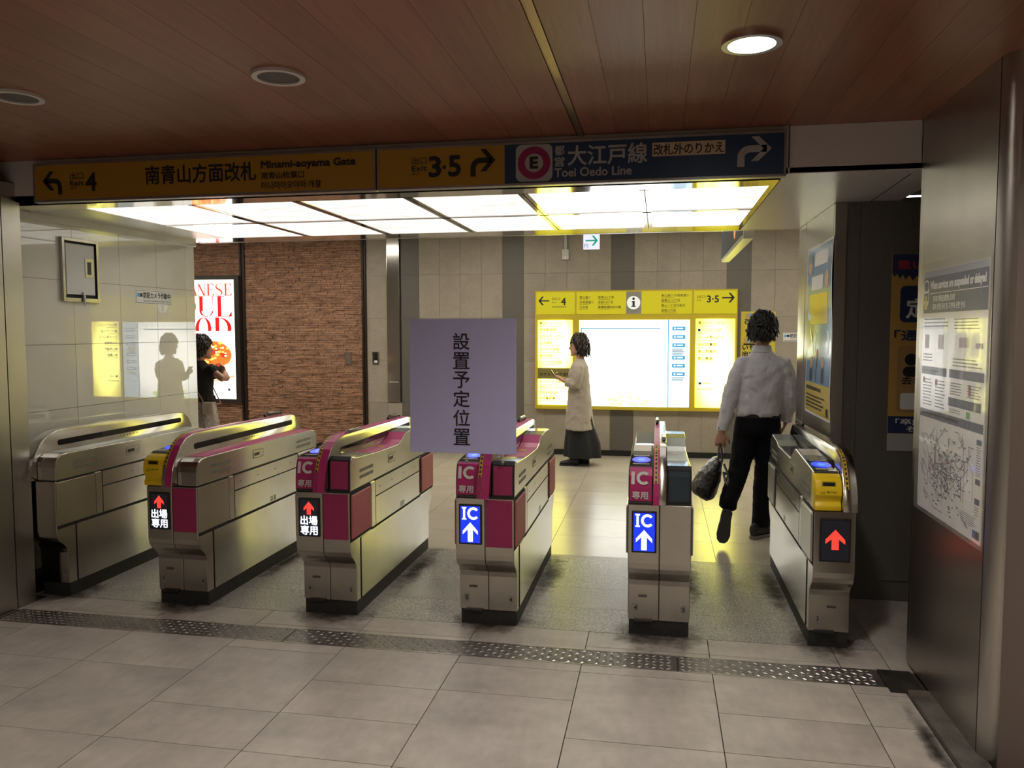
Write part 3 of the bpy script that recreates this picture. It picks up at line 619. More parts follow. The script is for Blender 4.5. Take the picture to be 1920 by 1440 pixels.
# ------------------------------------------------------------------ lit food poster on the stone wall
pl = FRONT(BY - .055)
e = empty('lit_poster', (-6.2, BY, .6), 'tall lit poster with red letters and a picture of food on the brown stone wall', 'poster')
MB().box(-6.90, -5.69, BY - .06, BY - .01, 2.31, 2.365).box(-6.90, -5.69, BY - .06, BY - .01, .60, .66).box(-5.765, -5.69, BY - .06, BY - .01, .66, 2.31).box(-6.90, -6.84, BY - .06, BY - .01, .66, 2.31).build('frame', mat('poster_frame', (.035, .027, .022), .4), e, bevel=.003)
box('sheet', lightbox('poster_light', (1, .95, .80), (1, .99, .95), POSTER_E * .8, POSTER_E, .9, 1.3), e, (-6.84, -5.765, BY - .052, BY - .02, .66, 2.31)); 
red = glow('poster_red', (.62, .012, .012), 1.0); hair = .012
def didone(ch, x, z, w_, h):
    T = w_ * .22; t = .009
    if ch == 'O': 
        o_ = ell(x + w_ / 2, z + h / 2, w_ / 2, h / 2, 40); i_ = ell(x + w_ / 2, z + h / 2, w_ / 2 - T, h / 2 - t, 40)
        return [[o_[k], o_[(k + 1) % 40], i_[(k + 1) % 40], i_[k]] for k in range(40)]
    if ch == 'D':
        o_ = arc(x + w_ * .3, z + h / 2, w_ * .7, -90, 90, 20, h / 2); i_ = arc(x + w_ * .3, z + h / 2, w_ * .7 - T, -90, 90, 20, h / 2 - t)
        return [rect(x + .1 * w_, x + .1 * w_ + T, z, z + h), rect(x, x + w_ * .3, z, z + t), rect(x, x + w_ * .3, z + h - t, z + h)] + [[o_[k], o_[k + 1], i_[k + 1], i_[k]] for k in range(20)]
    if ch == 'U':
        o_ = arc(x + w_ * .5, z + h * .28, w_ * .42, 180, 360, 20, h * .28); i_ = arc(x + w_ * .52, z + h * .28, w_ * .42 - T * .5, 180, 360, 20, h * .28 - t)
        return [rect(x + w_ * .08, x + w_ * .08 + T, z + h * .28, z + h), rect(x + w_ * .92 - t, x + w_ * .92, z + h * .28, z + h), rect(x, x + w_ * .4, z + h - t, z + h), rect(x + w_ * .78, x + w_, z + h - t, z + h)] + [[o_[k], o_[k + 1], i_[k + 1], i_[k]] for k in range(20)]
    if ch == 'L': return [rect(x + w_ * .15, x + w_ * .15 + T, z, z + h), rect(x, x + w_ * .55, z + h - t, z + h), rect(x, x + w_, z, z + t), [(x + w_, z), (x + w_, z + h * .28), (x + w_ * .8, z + t)]]
    if ch in 'EF': 
        q = [rect(x + w_ * .15, x + w_ * .15 + T, z, z + h), rect(x, x + w_ * .9, z + h - t, z + h), rect(x + w_ * .3, x + w_ * .7, z + h * .5 - t / 2, z + h * .5 + t / 2), [(x + w_ * .95, z + h), (x + w_ * .95, z + h * .75), (x + w_ * .78, z + h - t)], [(x + w_ * .72, z + h * .63), (x + w_ * .72, z + h * .37), (x + w_ * .62, z + h * .5)]]
        return q + ([rect(x, x + w_, z, z + t), [(x + w_, z), (x + w_, z + h * .28), (x + w_ * .8, z + t)]] if ch == 'E' else [rect(x, x + w_ * .5, z, z + t)])
    if ch == 'N': return [rect(x + w_ * .1, x + w_ * .1 + t, z, z + h), rect(x + w_ * .85, x + w_ * .85 + t, z, z + h), stroke([(x + w_ * .12, z + h), (x + w_ * .85, z)], T * .9), rect(x, x + w_ * .25, z, z + t), rect(x + w_ * .7, x + w_, z + h - t, z + h)]
    if ch == 'A': return [stroke([(x + w_ * .08, z), (x + w_ * .48, z + h)], t), stroke([(x + w_ * .45, z + h), (x + w_ * .88, z)], T), rect(x + w_ * .22, x + w_ * .7, z + h * .33, z + h * .33 + t), rect(x, x + w_ * .2, z, z + t), rect(x + w_ * .7, x + w_, z, z + t)]
    if ch == 'P':
        o_ = arc(x + w_ * .4, z + h * .74, w_ * .5, -90, 90, 14, h * .26); i_ = arc(x + w_ * .4, z + h * .74, w_ * .5 - T, -90, 90, 14, h * .26 - t)
        return [rect(x + w_ * .15, x + w_ * .15 + T, z, z + h)] + [[o_[k], o_[k + 1], i_[k + 1], i_[k]] for k in range(14)]
    if ch == 'J': return [rect(x + w_ * .5, x + w_ * .5 + T, z, z + h), rect(x + w_ * .3, x + w_, z + h - t, z + h)]
    if ch == 'S':
        pth = [(.9, .78), (.78, .95), (.5, 1), (.2, .9), (.12, .74), (.28, .6), (.55, .5), (.8, .38), (.88, .22), (.74, .06), (.48, 0), (.2, .05), (.08, .24)]
        return [stroke([(x + w_ * a, z + h * b) for a, b in pth], [t, t * 1.2, t, T * .5, T * .9, T, T, T, T * .9, T * .5, t, t * 1.2, t])]
    return []
flat('lettering', mat('poster_red_thin', (.5, .02, .02), .5, emit=(.62, .05, .03), es=1.0), e, pl, sum([didone(c, -6.83 + .1305 * i, 2.09, .118, .165) for i, c in enumerate('JAPANESE')], []), d=.004)
for i, (c, x_, w_) in enumerate((('S', -6.83, .22), ('O', -6.61, .27), ('U', -6.31, .25), ('L', -6.05, .25))): flat('letter', red, e, pl, didone(c, x_, 1.80, w_, .285), d=.0045)
for i, (c, x_, w_) in enumerate((('F', -6.83, .20), ('O', -6.64, .24), ('O', -6.355, .24), ('D', -6.08, .27))): flat('letter', red, e, pl, [[(px, max(pz, 1.60)) for px, pz in q] for q in didone(c, x_, 1.49, w_, .30)], d=.005)
gg = random.Random(11)
def blobs(n, cx_, cz_, rx, rz, s0, s1):
    ps = []
    for k in range(n):
        a = gg.uniform(0, 6.28); r = math.sqrt(gg.random()); x_, z_ = cx_ + rx * r * math.cos(a), cz_ + rz * r * math.sin(a); s_ = gg.uniform(s0, s1)
        ps.append([(min(-5.77, max(-6.83, x_ + s_ * math.cos(t) * gg.uniform(.6, 1.2))), z_ + s_ * .7 * math.sin(t) * gg.uniform(.6, 1.2)) for t in [k2 * .79 for k2 in range(8)]])
    return ps
flat('plate_picture', glow('plate_pale', (1, .86, .66), 1.3), e, pl, [ell(-6.2, 1.18, .42, .26, 40)], d=.002); flat('food_picture', glow('food_orange', (.80, .17, .03), 1.1), e, pl, [ell(-6.15, 1.27, .33, .2, 30)] + blobs(20, -6.12, 1.27, .25, .16, .04, .09), d=.003)
flat('food_picture', glow('food_red', (.55, .05, .012), 1.0), e, pl, blobs(26, -6.12, 1.25, .25, .15, .02, .06), d=.0034); flat('food_picture', glow('food_gold', (.95, .48, .09), 1.6), e, pl, blobs(30, -6.1, 1.30, .26, .15, .015, .04), d=.0038); flat('food_picture', glow('food_cream', (1, .85, .6), 1.8), e, pl, blobs(12, -6.1, 1.30, .22, .12, .01, .025), d=.0042)
flat('chopsticks', glow('stick_brown', (.75, .42, .25), 1.2), e, pl, [stroke([(-6.25, .98), (-5.78, 1.20)], .012), stroke([(-6.3, .86), (-5.78, .98)], .03)], d=.0046); flat('emblem', ink_g, e, pl, [ell(-5.87, .79, .02, .02)], d=.003); lines(ink_g, e, pl, -5.92, -5.82, .735, .755, 2)

# ------------------------------------------------------------------ posters on the right
pl = LEFTFACE(1.178)
e = empty('service_poster', (1.178, 3.53, .8), 'white and navy poster with a rail map in a plastic sleeve on the steel panel', 'poster')
box('sheet', paper, e, (1.1765, 1.18, 3.165, 3.892, .80, 1.862))
P2 = Pl((1.1765, 0, 0), (0, -1, 0))
flat('header', ink_n, e, P2, [rect(-3.887, -3.168, 1.675, 1.832)]); flat('header_tint', mat('header_grey', (.30, .33, .38), .4), e, P2, [rect(-3.887, -3.168, 1.832, 1.86)])
text('When services are suspended or delayed', white, e, P2, -3.80, 1.768, .61, .044, bold=.0022, d=.002); flat('rule', white, e, P2, [rect(-3.80, -3.17, 1.758, 1.761)], d=.002)
text('列车停运或晚点时', white, e, P2, -3.76, 1.722, .26, .027, bold=.0008, d=.002); text('열차 운행 중지 및 지연에 관한 안내', white, e, P2, -3.76, 1.688, .37, .026, bold=.0006, d=.002)
flat('train_mark', white, e, P2, [rrect(-3.882, -3.818, 1.70, 1.822, .028)], d=.002); flat('train_window', ink_n, e, P2, [rrect(-3.876, -3.824, 1.772, 1.814, .02), rect(-3.876, -3.824, 1.728, 1.764)], d=.0024); flat('train_track', mat('mark_yellow', (.75, .55, .03), .4), e, P2, [[(-3.872, 1.692), (-3.828, 1.692), (-3.842, 1.752), (-3.858, 1.752)]], d=.0028)
for a0, a1, b0, b1, n in ((-3.87, -3.55, 1.61, 1.655, 3), (-3.50, -3.19, 1.60, 1.65, 4), (-3.87, -3.73, 1.46, 1.50, 3), (-3.50, -3.20, 1.45, 1.49, 3)): lines(ink_g, e, P2, a0, a1, b0, b1, n, .35)
flat('picture', mat('tint_rose', (.52, .42, .42), .5), e, P2, [rect(-3.85, -3.80, 1.52, 1.58), rect(-3.68, -3.62, 1.52, 1.58), rect(-3.44, -3.34, 1.53, 1.57), rect(-3.27, -3.20, 1.53, 1.55)])
flat('bar', ink_n, e, P2, [rect(-3.885, -3.57, 1.405, 1.44), rect(-3.54, -3.18, 1.405, 1.44), rect(-3.54, -3.20, 1.29, 1.325), rect(-3.887, -3.170, 1.215, 1.25)], sep=True); lines(white, e, P2, -3.86, -3.62, 1.416, 1.43, 1); lines(white, e, P2, -3.85, -3.35, 1.225, 1.242, 1)
for a0, a1, b0, b1, n in ((-3.86, -3.74, 1.265, 1.39, 9), (-3.70, -3.58, 1.265, 1.39, 9), (-3.52, -3.38, 1.335, 1.39, 5), (-3.34, -3.20, 1.335, 1.39, 5), (-3.52, -3.40, 1.262, 1.282, 2)): lines(ink_g, e, P2, a0, a1, b0, b1, n, .35)
flat('picture', mat('tint_red', (.5, .06, .06), .5), e, P2, [rect(-3.325, -3.305, 1.345, 1.388), ell(-3.85, 1.38, .012, .014), ell(-3.69, 1.375, .015, .015)]); flat('picture', mat('tint_green', (.10, .40, .08), .5), e, P2, [rect(-3.34, -3.305, 1.256, 1.282)])
gg = random.Random(5)
def net(col, n, cnt):
    ps = []
    for k in range(cnt):
        a = gg.uniform(-3.84, -3.34); b_ = gg.uniform(.86, 1.17); pts = [(a, b_)]; dirs = [(1, 0), (.7, .7), (0, 1), (.7, -.7), (-.7, .7), (0, -1)]
        for q in range(n):
            d_ = gg.choice(dirs); l_ = gg.uniform(.02, .10); a = min(-3.25, max(-3.87, a + d_[0] * l_)); b_ = min(1.19, max(.835, b_ + d_[1] * l_ * .7)); pts.append((a, b_))
        for p, q in zip(pts, pts[1:]): 
            if abs(p[0] - q[0]) + abs(p[1] - q[1]) > .002: ps.append(stroke([p, q], .0026))
    return ps
for cn, cl in (('map_violet', (.22, .10, .28)), ('map_brown', (.25, .16, .10)), ('map_grey', (.2, .2, .21)), ('map_red', (.40, .10, .12)), ('map_navy', (.06, .10, .28))): flat('map_route', mat(cn, cl, .5), e, P2, net(cn, 5, 9), d=.0014)
flat('map_station', ink_g, e, P2, [rect(a, a + gg.uniform(.008, .03), b_, b_ + .006) for a, b_ in [(-3.56 + gg.gauss(0, .11), 1.0 + gg.gauss(0, .075)) for k in range(170)]], d=.0018)
flat('key', ink_n, e, P2, [rect(-3.225, -3.18, 1.17, 1.19), rect(-3.225, -3.18, 1.02, 1.042), rect(-3.225, -3.18, .945, .968)]); lines(ink_g, e, P2, -3.225, -3.18, 1.05, 1.165, 12, .3); lines(ink_g, e, P2, -3.225, -3.18, .90, .94, 4, .3); lines(ink_g, e, P2, -3.36, -3.20, .85, .895, 6, .3)
flat('emblem', ink_b, e, P2, [rect(-3.235, -3.207, .815, .846)]); flat('emblem', ink, e, P2, [rect(-3.205, -3.172, .815, .846)])
mb = MB(); n1, n2 = 16, 22; vs = []
for i in range(n1 + 1):
    for j in range(n2 + 1):
        y_ = 3.936 - .80 * i / n1; z_ = .785 + 1.11 * j / n2; d_ = .0022 + .0022 * abs(math.sin(i * 1.9 + .4 * math.sin(j * .5))) * (1 if 0 < i < n1 else .2)
        vs.append((1.176 - d_, y_, z_))
mb.add(vs, [(i * (n2 + 1) + j, (i + 1) * (n2 + 1) + j, (i + 1) * (n2 + 1) + j + 1, i * (n2 + 1) + j + 1) for i in range(n1) for j in range(n2)])
mb.build('plastic_sleeve', film, e, smooth=True, label='clear wrinkled plastic sleeve')

# blue and yellow poster on the steel column
e = empty('column_poster', (.998, 5.33, 1.05), 'blue and yellow paper poster curling on the narrow steel column', 'poster')
def wav(y_, z_): return .9955 - .004 * math.sin((z_ - 1.05) * 9) - .003 * math.sin((y_ - 4.9) * 6 + z_ * 4)
class WPl:
    def pt(s, a, b, d=0): return V((wav(-a, b) - d, -a, b))
W2 = WPl()
def sheet(name, m, par, a0, a1, b0, b1, d, nx=8, nz=24):
    mb = MB(); mb.add([W2.pt(a0 + (a1 - a0) * i / nx, b0 + (b1 - b0) * j / nz, d) for i in range(nx + 1) for j in range(nz + 1)], [(i * (nz + 1) + j, (i + 1) * (nz + 1) + j, (i + 1) * (nz + 1) + j + 1, i * (nz + 1) + j + 1) for i in range(nx) for j in range(nz)])
    return mb.build(name, m, par, smooth=True)
pblue = mat('poster_blue', (.10, .33, .62), .22, coat=.6, coat_r=.1); pyel = mat('poster_yellow', (.80, .60, .04), .25, coat=.6, coat_r=.1)
sheet('sheet', white, e, -5.735, -4.935, 1.049, 2.152, 0); sheet('blue_print', pblue, e, -5.715, -4.955, 1.26, 2.135, .0008); sheet('yellow_print', pyel, e, -5.715, -4.955, 1.065, 1.26, .0008); sheet('yellow_print', pyel, e, -5.66, -5.05, 1.64, 1.835, .0016)
flat('speech_bubble', white, e, W2, [rrect(-5.50, -5.06, 2.01, 2.10, .02), rrect(-5.58, -5.20, 1.86, 1.95, .02)], d=.0018); flat('face_picture', mat('face_tint', (.62, .40, .25), .5), e, W2, [ell(-5.62, 2.03, .06, .06), ell(-5.08, 1.91, .06, .06)], d=.0018); flat('face_picture', mat('hair_tint', (.35, .35, .36), .5), e, W2, [arc(-5.62, 2.04, .062, 0, 180), ], d=.0022)
flat('figure_picture', mat('fig_dark', (.04, .05, .08), .5), e, W2, [rrect(-5.58, -5.48, 1.27, 1.36, .03), stroke([(-5.36, 1.27), (-5.34, 1.42)], .03), rrect(-5.2, -5.12, 1.27, 1.37, .02)], d=.0018); flat('figure_picture', mat('fig_skin', (.62, .36, .22), .5), e, W2, [ell(-5.53, 1.39, .045, .04), ell(-5.35, 1.45, .03, .03), ell(-5.16, 1.40, .04, .035)], d=.002)
flat('light_ray', pyel, e, W2, [stroke([(-5.64, 1.62), (-5.45, 1.42)], .02)], d=.0018); flat('sky_tint', mat('poster_pale', (.30, .52, .68), .3), e, W2, [rrect(-5.45, -5.0, 1.45, 1.60, .05)], d=.0014)
for a0, a1, b0, b1, n in ((-5.47, -5.10, 2.03, 2.085, 2), (-5.55, -5.24, 1.875, 1.935, 2), (-5.60, -5.12, 1.79, 1.825, 1), (-5.62, -5.1, 1.72, 1.775, 1), (-5.65, -5.08, 1.655, 1.71, 1), (-5.68, -5.05, 1.20, 1.245, 1), (-5.68, -5.02, 1.09, 1.185, 4)): lines(ink, e, W2, a0, a1, b0, b1, n, .5)
flat('emblem', ink, e, W2, [rect(-5.05, -4.99, 1.075, 1.125)], d=.002)
# amber poster in the dark recess
pl = FRONT(4.934)
e = empty('recess_poster', (1.55, 4.93, .89), 'amber and navy poster half hidden behind the steel panel in the dark recess', 'poster')
pam = mat('poster_amber', (.52, .32, .08), .5); box('sheet', pam, e, (1.316, 1.80, 4.934, 4.936, .895, 2.04)); flat('navy_band', ink_n, e, pl, [[(1.318, 1.93), (1.33, 1.905), (1.345, 1.925), (1.36, 1.895), (1.375, 1.92), (1.39, 1.89), (1.41, 1.915), (1.43, 1.885), (1.45, 1.91), (1.5, 1.885), (1.55, 1.91), (1.6, 1.885), (1.798, 1.92), (1.798, 2.038), (1.318, 2.038)], rrect(1.365, 1.75, 1.645, 1.855, .03), rect(1.318, 1.798, 1.0, 1.10)], d=.001, sep=True)
flat('white_band', mat('band_grey', (.42, .42, .42), .5), e, pl, [rect(1.318, 1.798, .897, .998)], d=.001); text('思い出', mat('poster_red_ink', (.45, .03, .05), .5), e, pl, 1.345, 1.95, .22, .05, bold=.002, d=.002); text('定', white, e, pl, 1.40, 1.67, .11, .11, bold=.003, d=.002); text('「通学', ink_n, e, pl, 1.34, 1.54, .22, .06, bold=.002, d=.002)
flat('inner_card', mat('card_tan', (.40, .25, .09), .5), e, pl, [rrect(1.36, 1.78, 1.12, 1.51, .02)], d=.001); flat('figure_picture', ink, e, pl, [ell(1.435, 1.43, .035, .035), rrect(1.39, 1.49, 1.33, 1.39, .03)], d=.0018); flat('card', white, e, pl, [rrect(1.38, 1.76, 1.14, 1.235, .015)], d=.0018); lines(ink, e, pl, 1.40, 1.7, 1.155, 1.225, 4, .55)
text('去年', ink, e, pl, 1.385, 1.285, .12, .045, bold=.001, d=.002); text('「卒業', white, e, pl, 1.36, 1.05, .15, .035, bold=.001, d=.002); text('そ', white, e, pl, 1.42, 1.01, .04, .03, bold=.001, d=.002)

# ------------------------------------------------------------------ ticket gates
LED_BG = led('led_off', (.02, .02, .03), .25); LED_R = led('led_red', (1, .045, .03), 1.3); LED_W = led('led_white', (.80, .84, 1), 1.5); LED_B = led('led_blue', (.003, .03, 1), 1.1)
ring_b = glow('reader_blue', (.005, .03, .9), 1.0); ring_c = glow('reader_core', (.05, .18, 1), 1.3)
SIDE_B = [(4.135, .082), (4.135, .27), (4.128, .298), (4.105, .325), (4.07, .352), (4.052, .38), (4.047, .41), (4.047, .715), (5.653, .715), (5.653, .41), (5.645, .38), (5.61, .34), (5.565, .305), (5.55, .28), (5.545, .082)]
PROF_E = [(4.052, .722), (4.054, .80), (4.063, .86), (4.079, .890), (4.10, .902), (4.40, .924), (4.62, .938), (4.66, .932), (4.79, .860), (5.28, .862), (5.36, .885), (5.55, .90), (5.62, .875), (5.65, .81), (5.65, .722)]
PROF_X = [(4.06, .722), (4.062, .86), (4.07, .895), (4.09, .910), (4.15, .896), (4.42, .880), (4.68, .872), (4.88, .868), (4.96, .885), (5.05, .925), (5.20, .932), (5.38, .925), (5.54, .880), (5.62, .84), (5.65, .79), (5.65, .722)]
PROF_L = [(4.052, .722), (4.052, .80), (4.058, .83), (4.075, .855), (4.105, .869), (4.15, .874), (5.55, .860), (5.61, .848), (5.642, .82), (5.652, .78), (5.652, .722)]
FIN = [(4.0, .722), (4.004, .77), (4.02, .83), (4.05, .89), (4.095, .945), (4.15, .98), (4.22, .998), (4.30, 1.003), (4.6, 1.0), (5.46, .984), (5.54, .97), (5.60, .93), (5.64, .87), (5.652, .80), (5.652, .722)]
def skin(pts, x0, x1, th=.003):
    """a thin sheet bent along a side profile"""
    P = [V((q[0], q[1])) for q in pts]; O = []
    for i, p in enumerate(P):
        t = (P[min(i + 1, len(P) - 1)] - P[max(i - 1, 0)]).normalized(); O.append((p.x - t.y * th, p.y + t.x * th))
    mb = MB(); n = len(P)
    for i in range(n - 1):
        a, b_, c, d = tuple(P[i]), tuple(P[i + 1]), O[i + 1], O[i]
        mb.add([(x0, *a), (x0, *b_), (x0, *c), (x0, *d), (x1, *a), (x1, *b_), (x1, *c), (x1, *d)], [(3, 2, 6, 7), (0, 4, 5, 1), (0, 1, 2, 3), (4, 7, 6, 5)] + ([(0, 3, 7, 4)] if i == 0 else []) + ([(1, 5, 6, 2)] if i == n - 2 else []))
    return mb
def inset(pts, k=.004):
    cy = sum(p[0] for p in pts) / len(pts); cz = sum(p[1] for p in pts) / len(pts)
    return [(p[0] + (k if p[0] < cy else -k), p[1] - k if p[1] > .74 else p[1]) for p in pts]
def side_details(e, cx, s, kind, x=None):
    """panels, flap doors and fittings on one long side; s = +1 right, -1 left"""
    X = cx + s * .158
    def pb(name, m, y0, y1, z0, z1, th=.003, bevel=.0012, par=None): return box(name, m, par or e, (min(X - s * .002, X + s * th), max(X - s * .002, X + s * th), y0, y1, z0, z1), bevel=bevel)
    pb('side_panel', steel, 4.206, 5.542, .086, .432); pb('side_panel', steel, 4.447, 5.318, .447, .613); pb('side_panel', steel, 4.447, 5.318, .620, .712); pb('trim_panel', steel, 4.385, 4.441, .447, .712)
    if kind == 'steel':
        pb('flap_door', steel, 4.062, 4.380, .452, .708, .004); pb('shadow_line', gap, 4.06, 5.64, .4315, .4485, .0036, 0); pb('shadow_line', gap, 4.06, 4.38, .711, .718, .0012, 0); pb('flap_door', steel, 5.335, 5.64, .452, .708, .004)
    else:
        m = pad if kind == 'pink' else pad_g
        for y0, y1 in ((4.056, 4.355), (5.352, 5.645)):
            pb('flap_frame', gap, y0 - .004, y1 + .012, .438, .716, .001, 0)
            o = pb('flap_door', m, y0 + .006, y1, .455, .70, .011, .008); 
            if kind != 'pink': pb('flap_edge', chrome, y0 + .006, y1, .70, .709, .008, .002)
        pb('flap_hinge', steel_d, 4.362, 4.380, .45, .71, .006, .002); pb('shadow_line', gap, 4.38, 5.345, .434, .4465, .0036, 0)
    pb('shadow_line', gap, 4.4405, 4.4475, .445, .716, .0034, 0); pb('shadow_line', gap, 4.445, 5.32, .6125, .6205, .0034, 0); pb('shadow_line', gap, 4.445, 5.32, .7115, .7165, .0034, 0); pb('shadow_line', gap, 4.2015, 4.2065, .084, .432, .0034, 0); pb('shadow_line', gap, 5.3175, 5.3235, .445, .716, .0034, 0)
    RP = RIGHTFACE(X + .0005) if s > 0 else LEFTFACE(X - .0005); f = (lambda y: y) if s > 0 else (lambda y: -y)
    def R_(y0, y1, z0, z1, r): return rrect(min(f(y0), f(y1)), max(f(y0), f(y1)), z0, z1, r)
    if kind != 'plain':
        for y0, y1, dz in ((4.205, 4.415, 0), (5.31, 5.54, -.012)):
            for z in (.808, .772): flat('vent_slot', mat('slot_grey', (.20, .19, .17), .45, .5), e, RP, [R_(y0, y1, z + dz - .006, z + dz + .012, .008)], th=.0012)
    o = flat('lock_plate', steel_d, e, RP, [R_(4.685, 4.82, .776, .832, .008)], th=.0012); RP2 = Pl(RP.o + RP.n * .0014, RP.r)
    flat('lock_face', steel, o, RP2, [R_(4.692, 4.813, .782, .826, .006)], d=.0003); flat('lock_slot', black, o, RP2, [R_(4.70, 4.765, .793, .814, .004)], d=.0008); flat('lock_eye', chrome, o, RP2, [ell(f(4.785), .805, .012, .012)], d=.0009)
    for k in range(2): flat('speaker_grille', black, e, Pl(RP.o + RP.n * .0035, RP.r), [rect(min(f(4.90 + k * .045), f(4.935 + k * .045)), max(f(4.90 + k * .045), f(4.935 + k * .045)), .455 + j * .009, .459 + j * .009) for j in range(4)], d=.0003, kind='stuff')
    flat('screw', gap, e, Pl(RP.o + RP.n * .0035, RP.r), [ell(f(y), .665, .004, .004, 8) for y in (4.52, 4.74, 4.97, 5.2)], d=.0003, kind='stuff')
def led_sign(e, x0, x1, what):
    z0, z1 = .466, .682
    box('display_frame', black, e, (x0, x1, 4.040, 4.05, z0, z1), bevel=.004); pl = FRONT(4.0398); W = x1 - x0; a = x0 + .010; b_ = x1 - .010; c = (a + b_) / 2
    if what == 'exit':
        s_ = flat('screen', LED_BG, e, pl, [rect(a, b_, z0 + .01, z1 - .01)], d=.0004)
        flat('arrow', LED_R, s_, pl, [[(c - .030, .628), (c, .664), (c + .030, .628), (c + .030, .612), (c + .012, .626), (c + .012, .590), (c - .012, .590), (c - .012, .626), (c - .030, .612)]], d=.0009)
        text('出場', LED_W, s_, pl, a + .004, .533, b_ - a - .008, .050, bold=.0014, d=.0009); text('専用', LED_W, s_, pl, a + .004, .478, b_ - a - .008, .050, bold=.0014, d=.0009)
    elif what == 'ic':
        s_ = flat('screen', LED_B, e, pl, [rect(a, b_, z0 + .01, z1 - .01)], d=.0004)
        flat('letter', LED_W, s_, pl, [rect(a + .008, a + .032, .66, .668), rect(a + .014, a + .026, .60, .668), rect(a + .008, a + .032, .60, .608)], d=.0009)
        o_ = arc(b_ - .036, .634, .033, 40, 320, 18, .034); i_ = arc(b_ - .036, .634, .019, 40, 320, 18, .020); flat('letter', LED_W, s_, pl, [[o_[k], o_[k + 1], i_[k + 1], i_[k]] for k in range(18)], d=.0009)
        flat('arrow', LED_W, s_, pl, [[(c - .041, .540), (c, .586), (c + .041, .540), (c + .041, .520), (c + .014, .548), (c + .014, .481), (c - .014, .481), (c - .014, .548), (c - .041, .520)]], d=.0009)
    else:
        s_ = flat('screen', LED_BG, e, pl, [rect(a, b_, z0 + .01, z1 - .01)], d=.0004)
        flat('arrow', LED_R, s_, pl, [[(c - .046, .578), (c, .628), (c + .046, .578), (c + .046, .556), (c + .017, .580), (c + .017, .528), (c - .017, .528), (c - .017, .580), (c - .046, .556)]], d=.0009)
def reader(e, x0, x1):
    """contactless reader on the sloping top"""
    mb = skin([(4.105, .9025), (4.34, .9197)], x0 + .004, x1 - .004, .004); r = mb.build('reader_plate', glass_d, e)
    Q = Pl((0, 4.105, .9071), (1, 0, 0), (0, .9973, .0730)); c = (x0 + x1) / 2
    flat('reader_ring', ring_b, r, Q, [ell(c, .125, .048, .066, 36)], d=.0006); flat('reader_core', ring_c, r, Q, [ell(c, .125, .020, .028, 28)], d=.001)
    flat('reader_line', white, r, Q, [rrect(x0 + .018, x1 - .018, .028, .038, .004), rrect(x0 + .018, x1 - .018, .212, .222, .004)], d=.0006, sep=True)
def ic_panel(e, x0, x1):
    o = skin([(4.052, .732), (4.054, .80), (4.063, .86), (4.079, .890), (4.092, .898)], x0 + .006, x1 - .003).build('ic_panel', pink, e, smooth=True)
    skin([(4.0525, .724), (4.0545, .80), (4.0635, .86), (4.0795, .890), (4.10, .9025)], x0 + .001, x1, .001).build('panel_surround', black, e)
    Q = Pl((0, 4.0470, .80), (1, 0, 0), (0, .19, .982)); a = x0 + .014; W = x1 - x0 - .022
    flat('letter', white, o, Q, [rect(a, a + .017, .018, .082)], th=.003)
    cc = a + .062; o_ = arc(cc, .050, .036, 45, 315, 18, .034); i_ = arc(cc, .050, .020, 45, 315, 18, .019)
    flat('letter', white, o, Q, [[o_[k], o_[k + 1], i_[k + 1], i_[k]] for k in range(18)], d=.003); text('専用', mat('ic_grey', (.62, .60, .60), .4), o, Q, a + .006, -.055, .078, .038, bold=.0012, d=.0015)
def ticket_unit(e, x0, x1):
    pf = [(4.03, .722), (4.026, .745), (4.040, .765), (4.034, .782), (4.020, .80), (4.022, .835), (4.036, .868), (4.062, .888), (4.10, .899), (4.13, .901), (4.13, .722)]
    o = MB().prism(pf, x0 - .002, x1, 'x').build('ticket_unit', yellow, e, smooth=True, bevel=.004)
    Q = Pl((0, 4.0205, .80), (1, 0, 0), (0, .14, .990)); c = (x0 + x1) / 2
    flat('ticket_window', mat('unit_lip', (.55, .38, .01), .3), o, Q, [rrect(c - .034, c + .034, .042, .068, .004)], d=.0016); flat('ticket_slot', black, o, Q, [rect(c - .028, c + .028, .046, .063)], d=.0024)
    text('投入口', ink, o, Q, c - .010, .012, .044, .015, bold=.0006, d=.002); flat('pictogram', mat('unit_green', (.35, .35, .02), .4), o, Q, [rect(c - .044, c - .016, .020, .027), rect(c - .038, c - .032, .004, .02), rect(c - .028, c - .018, .006, .017)], d=.002)
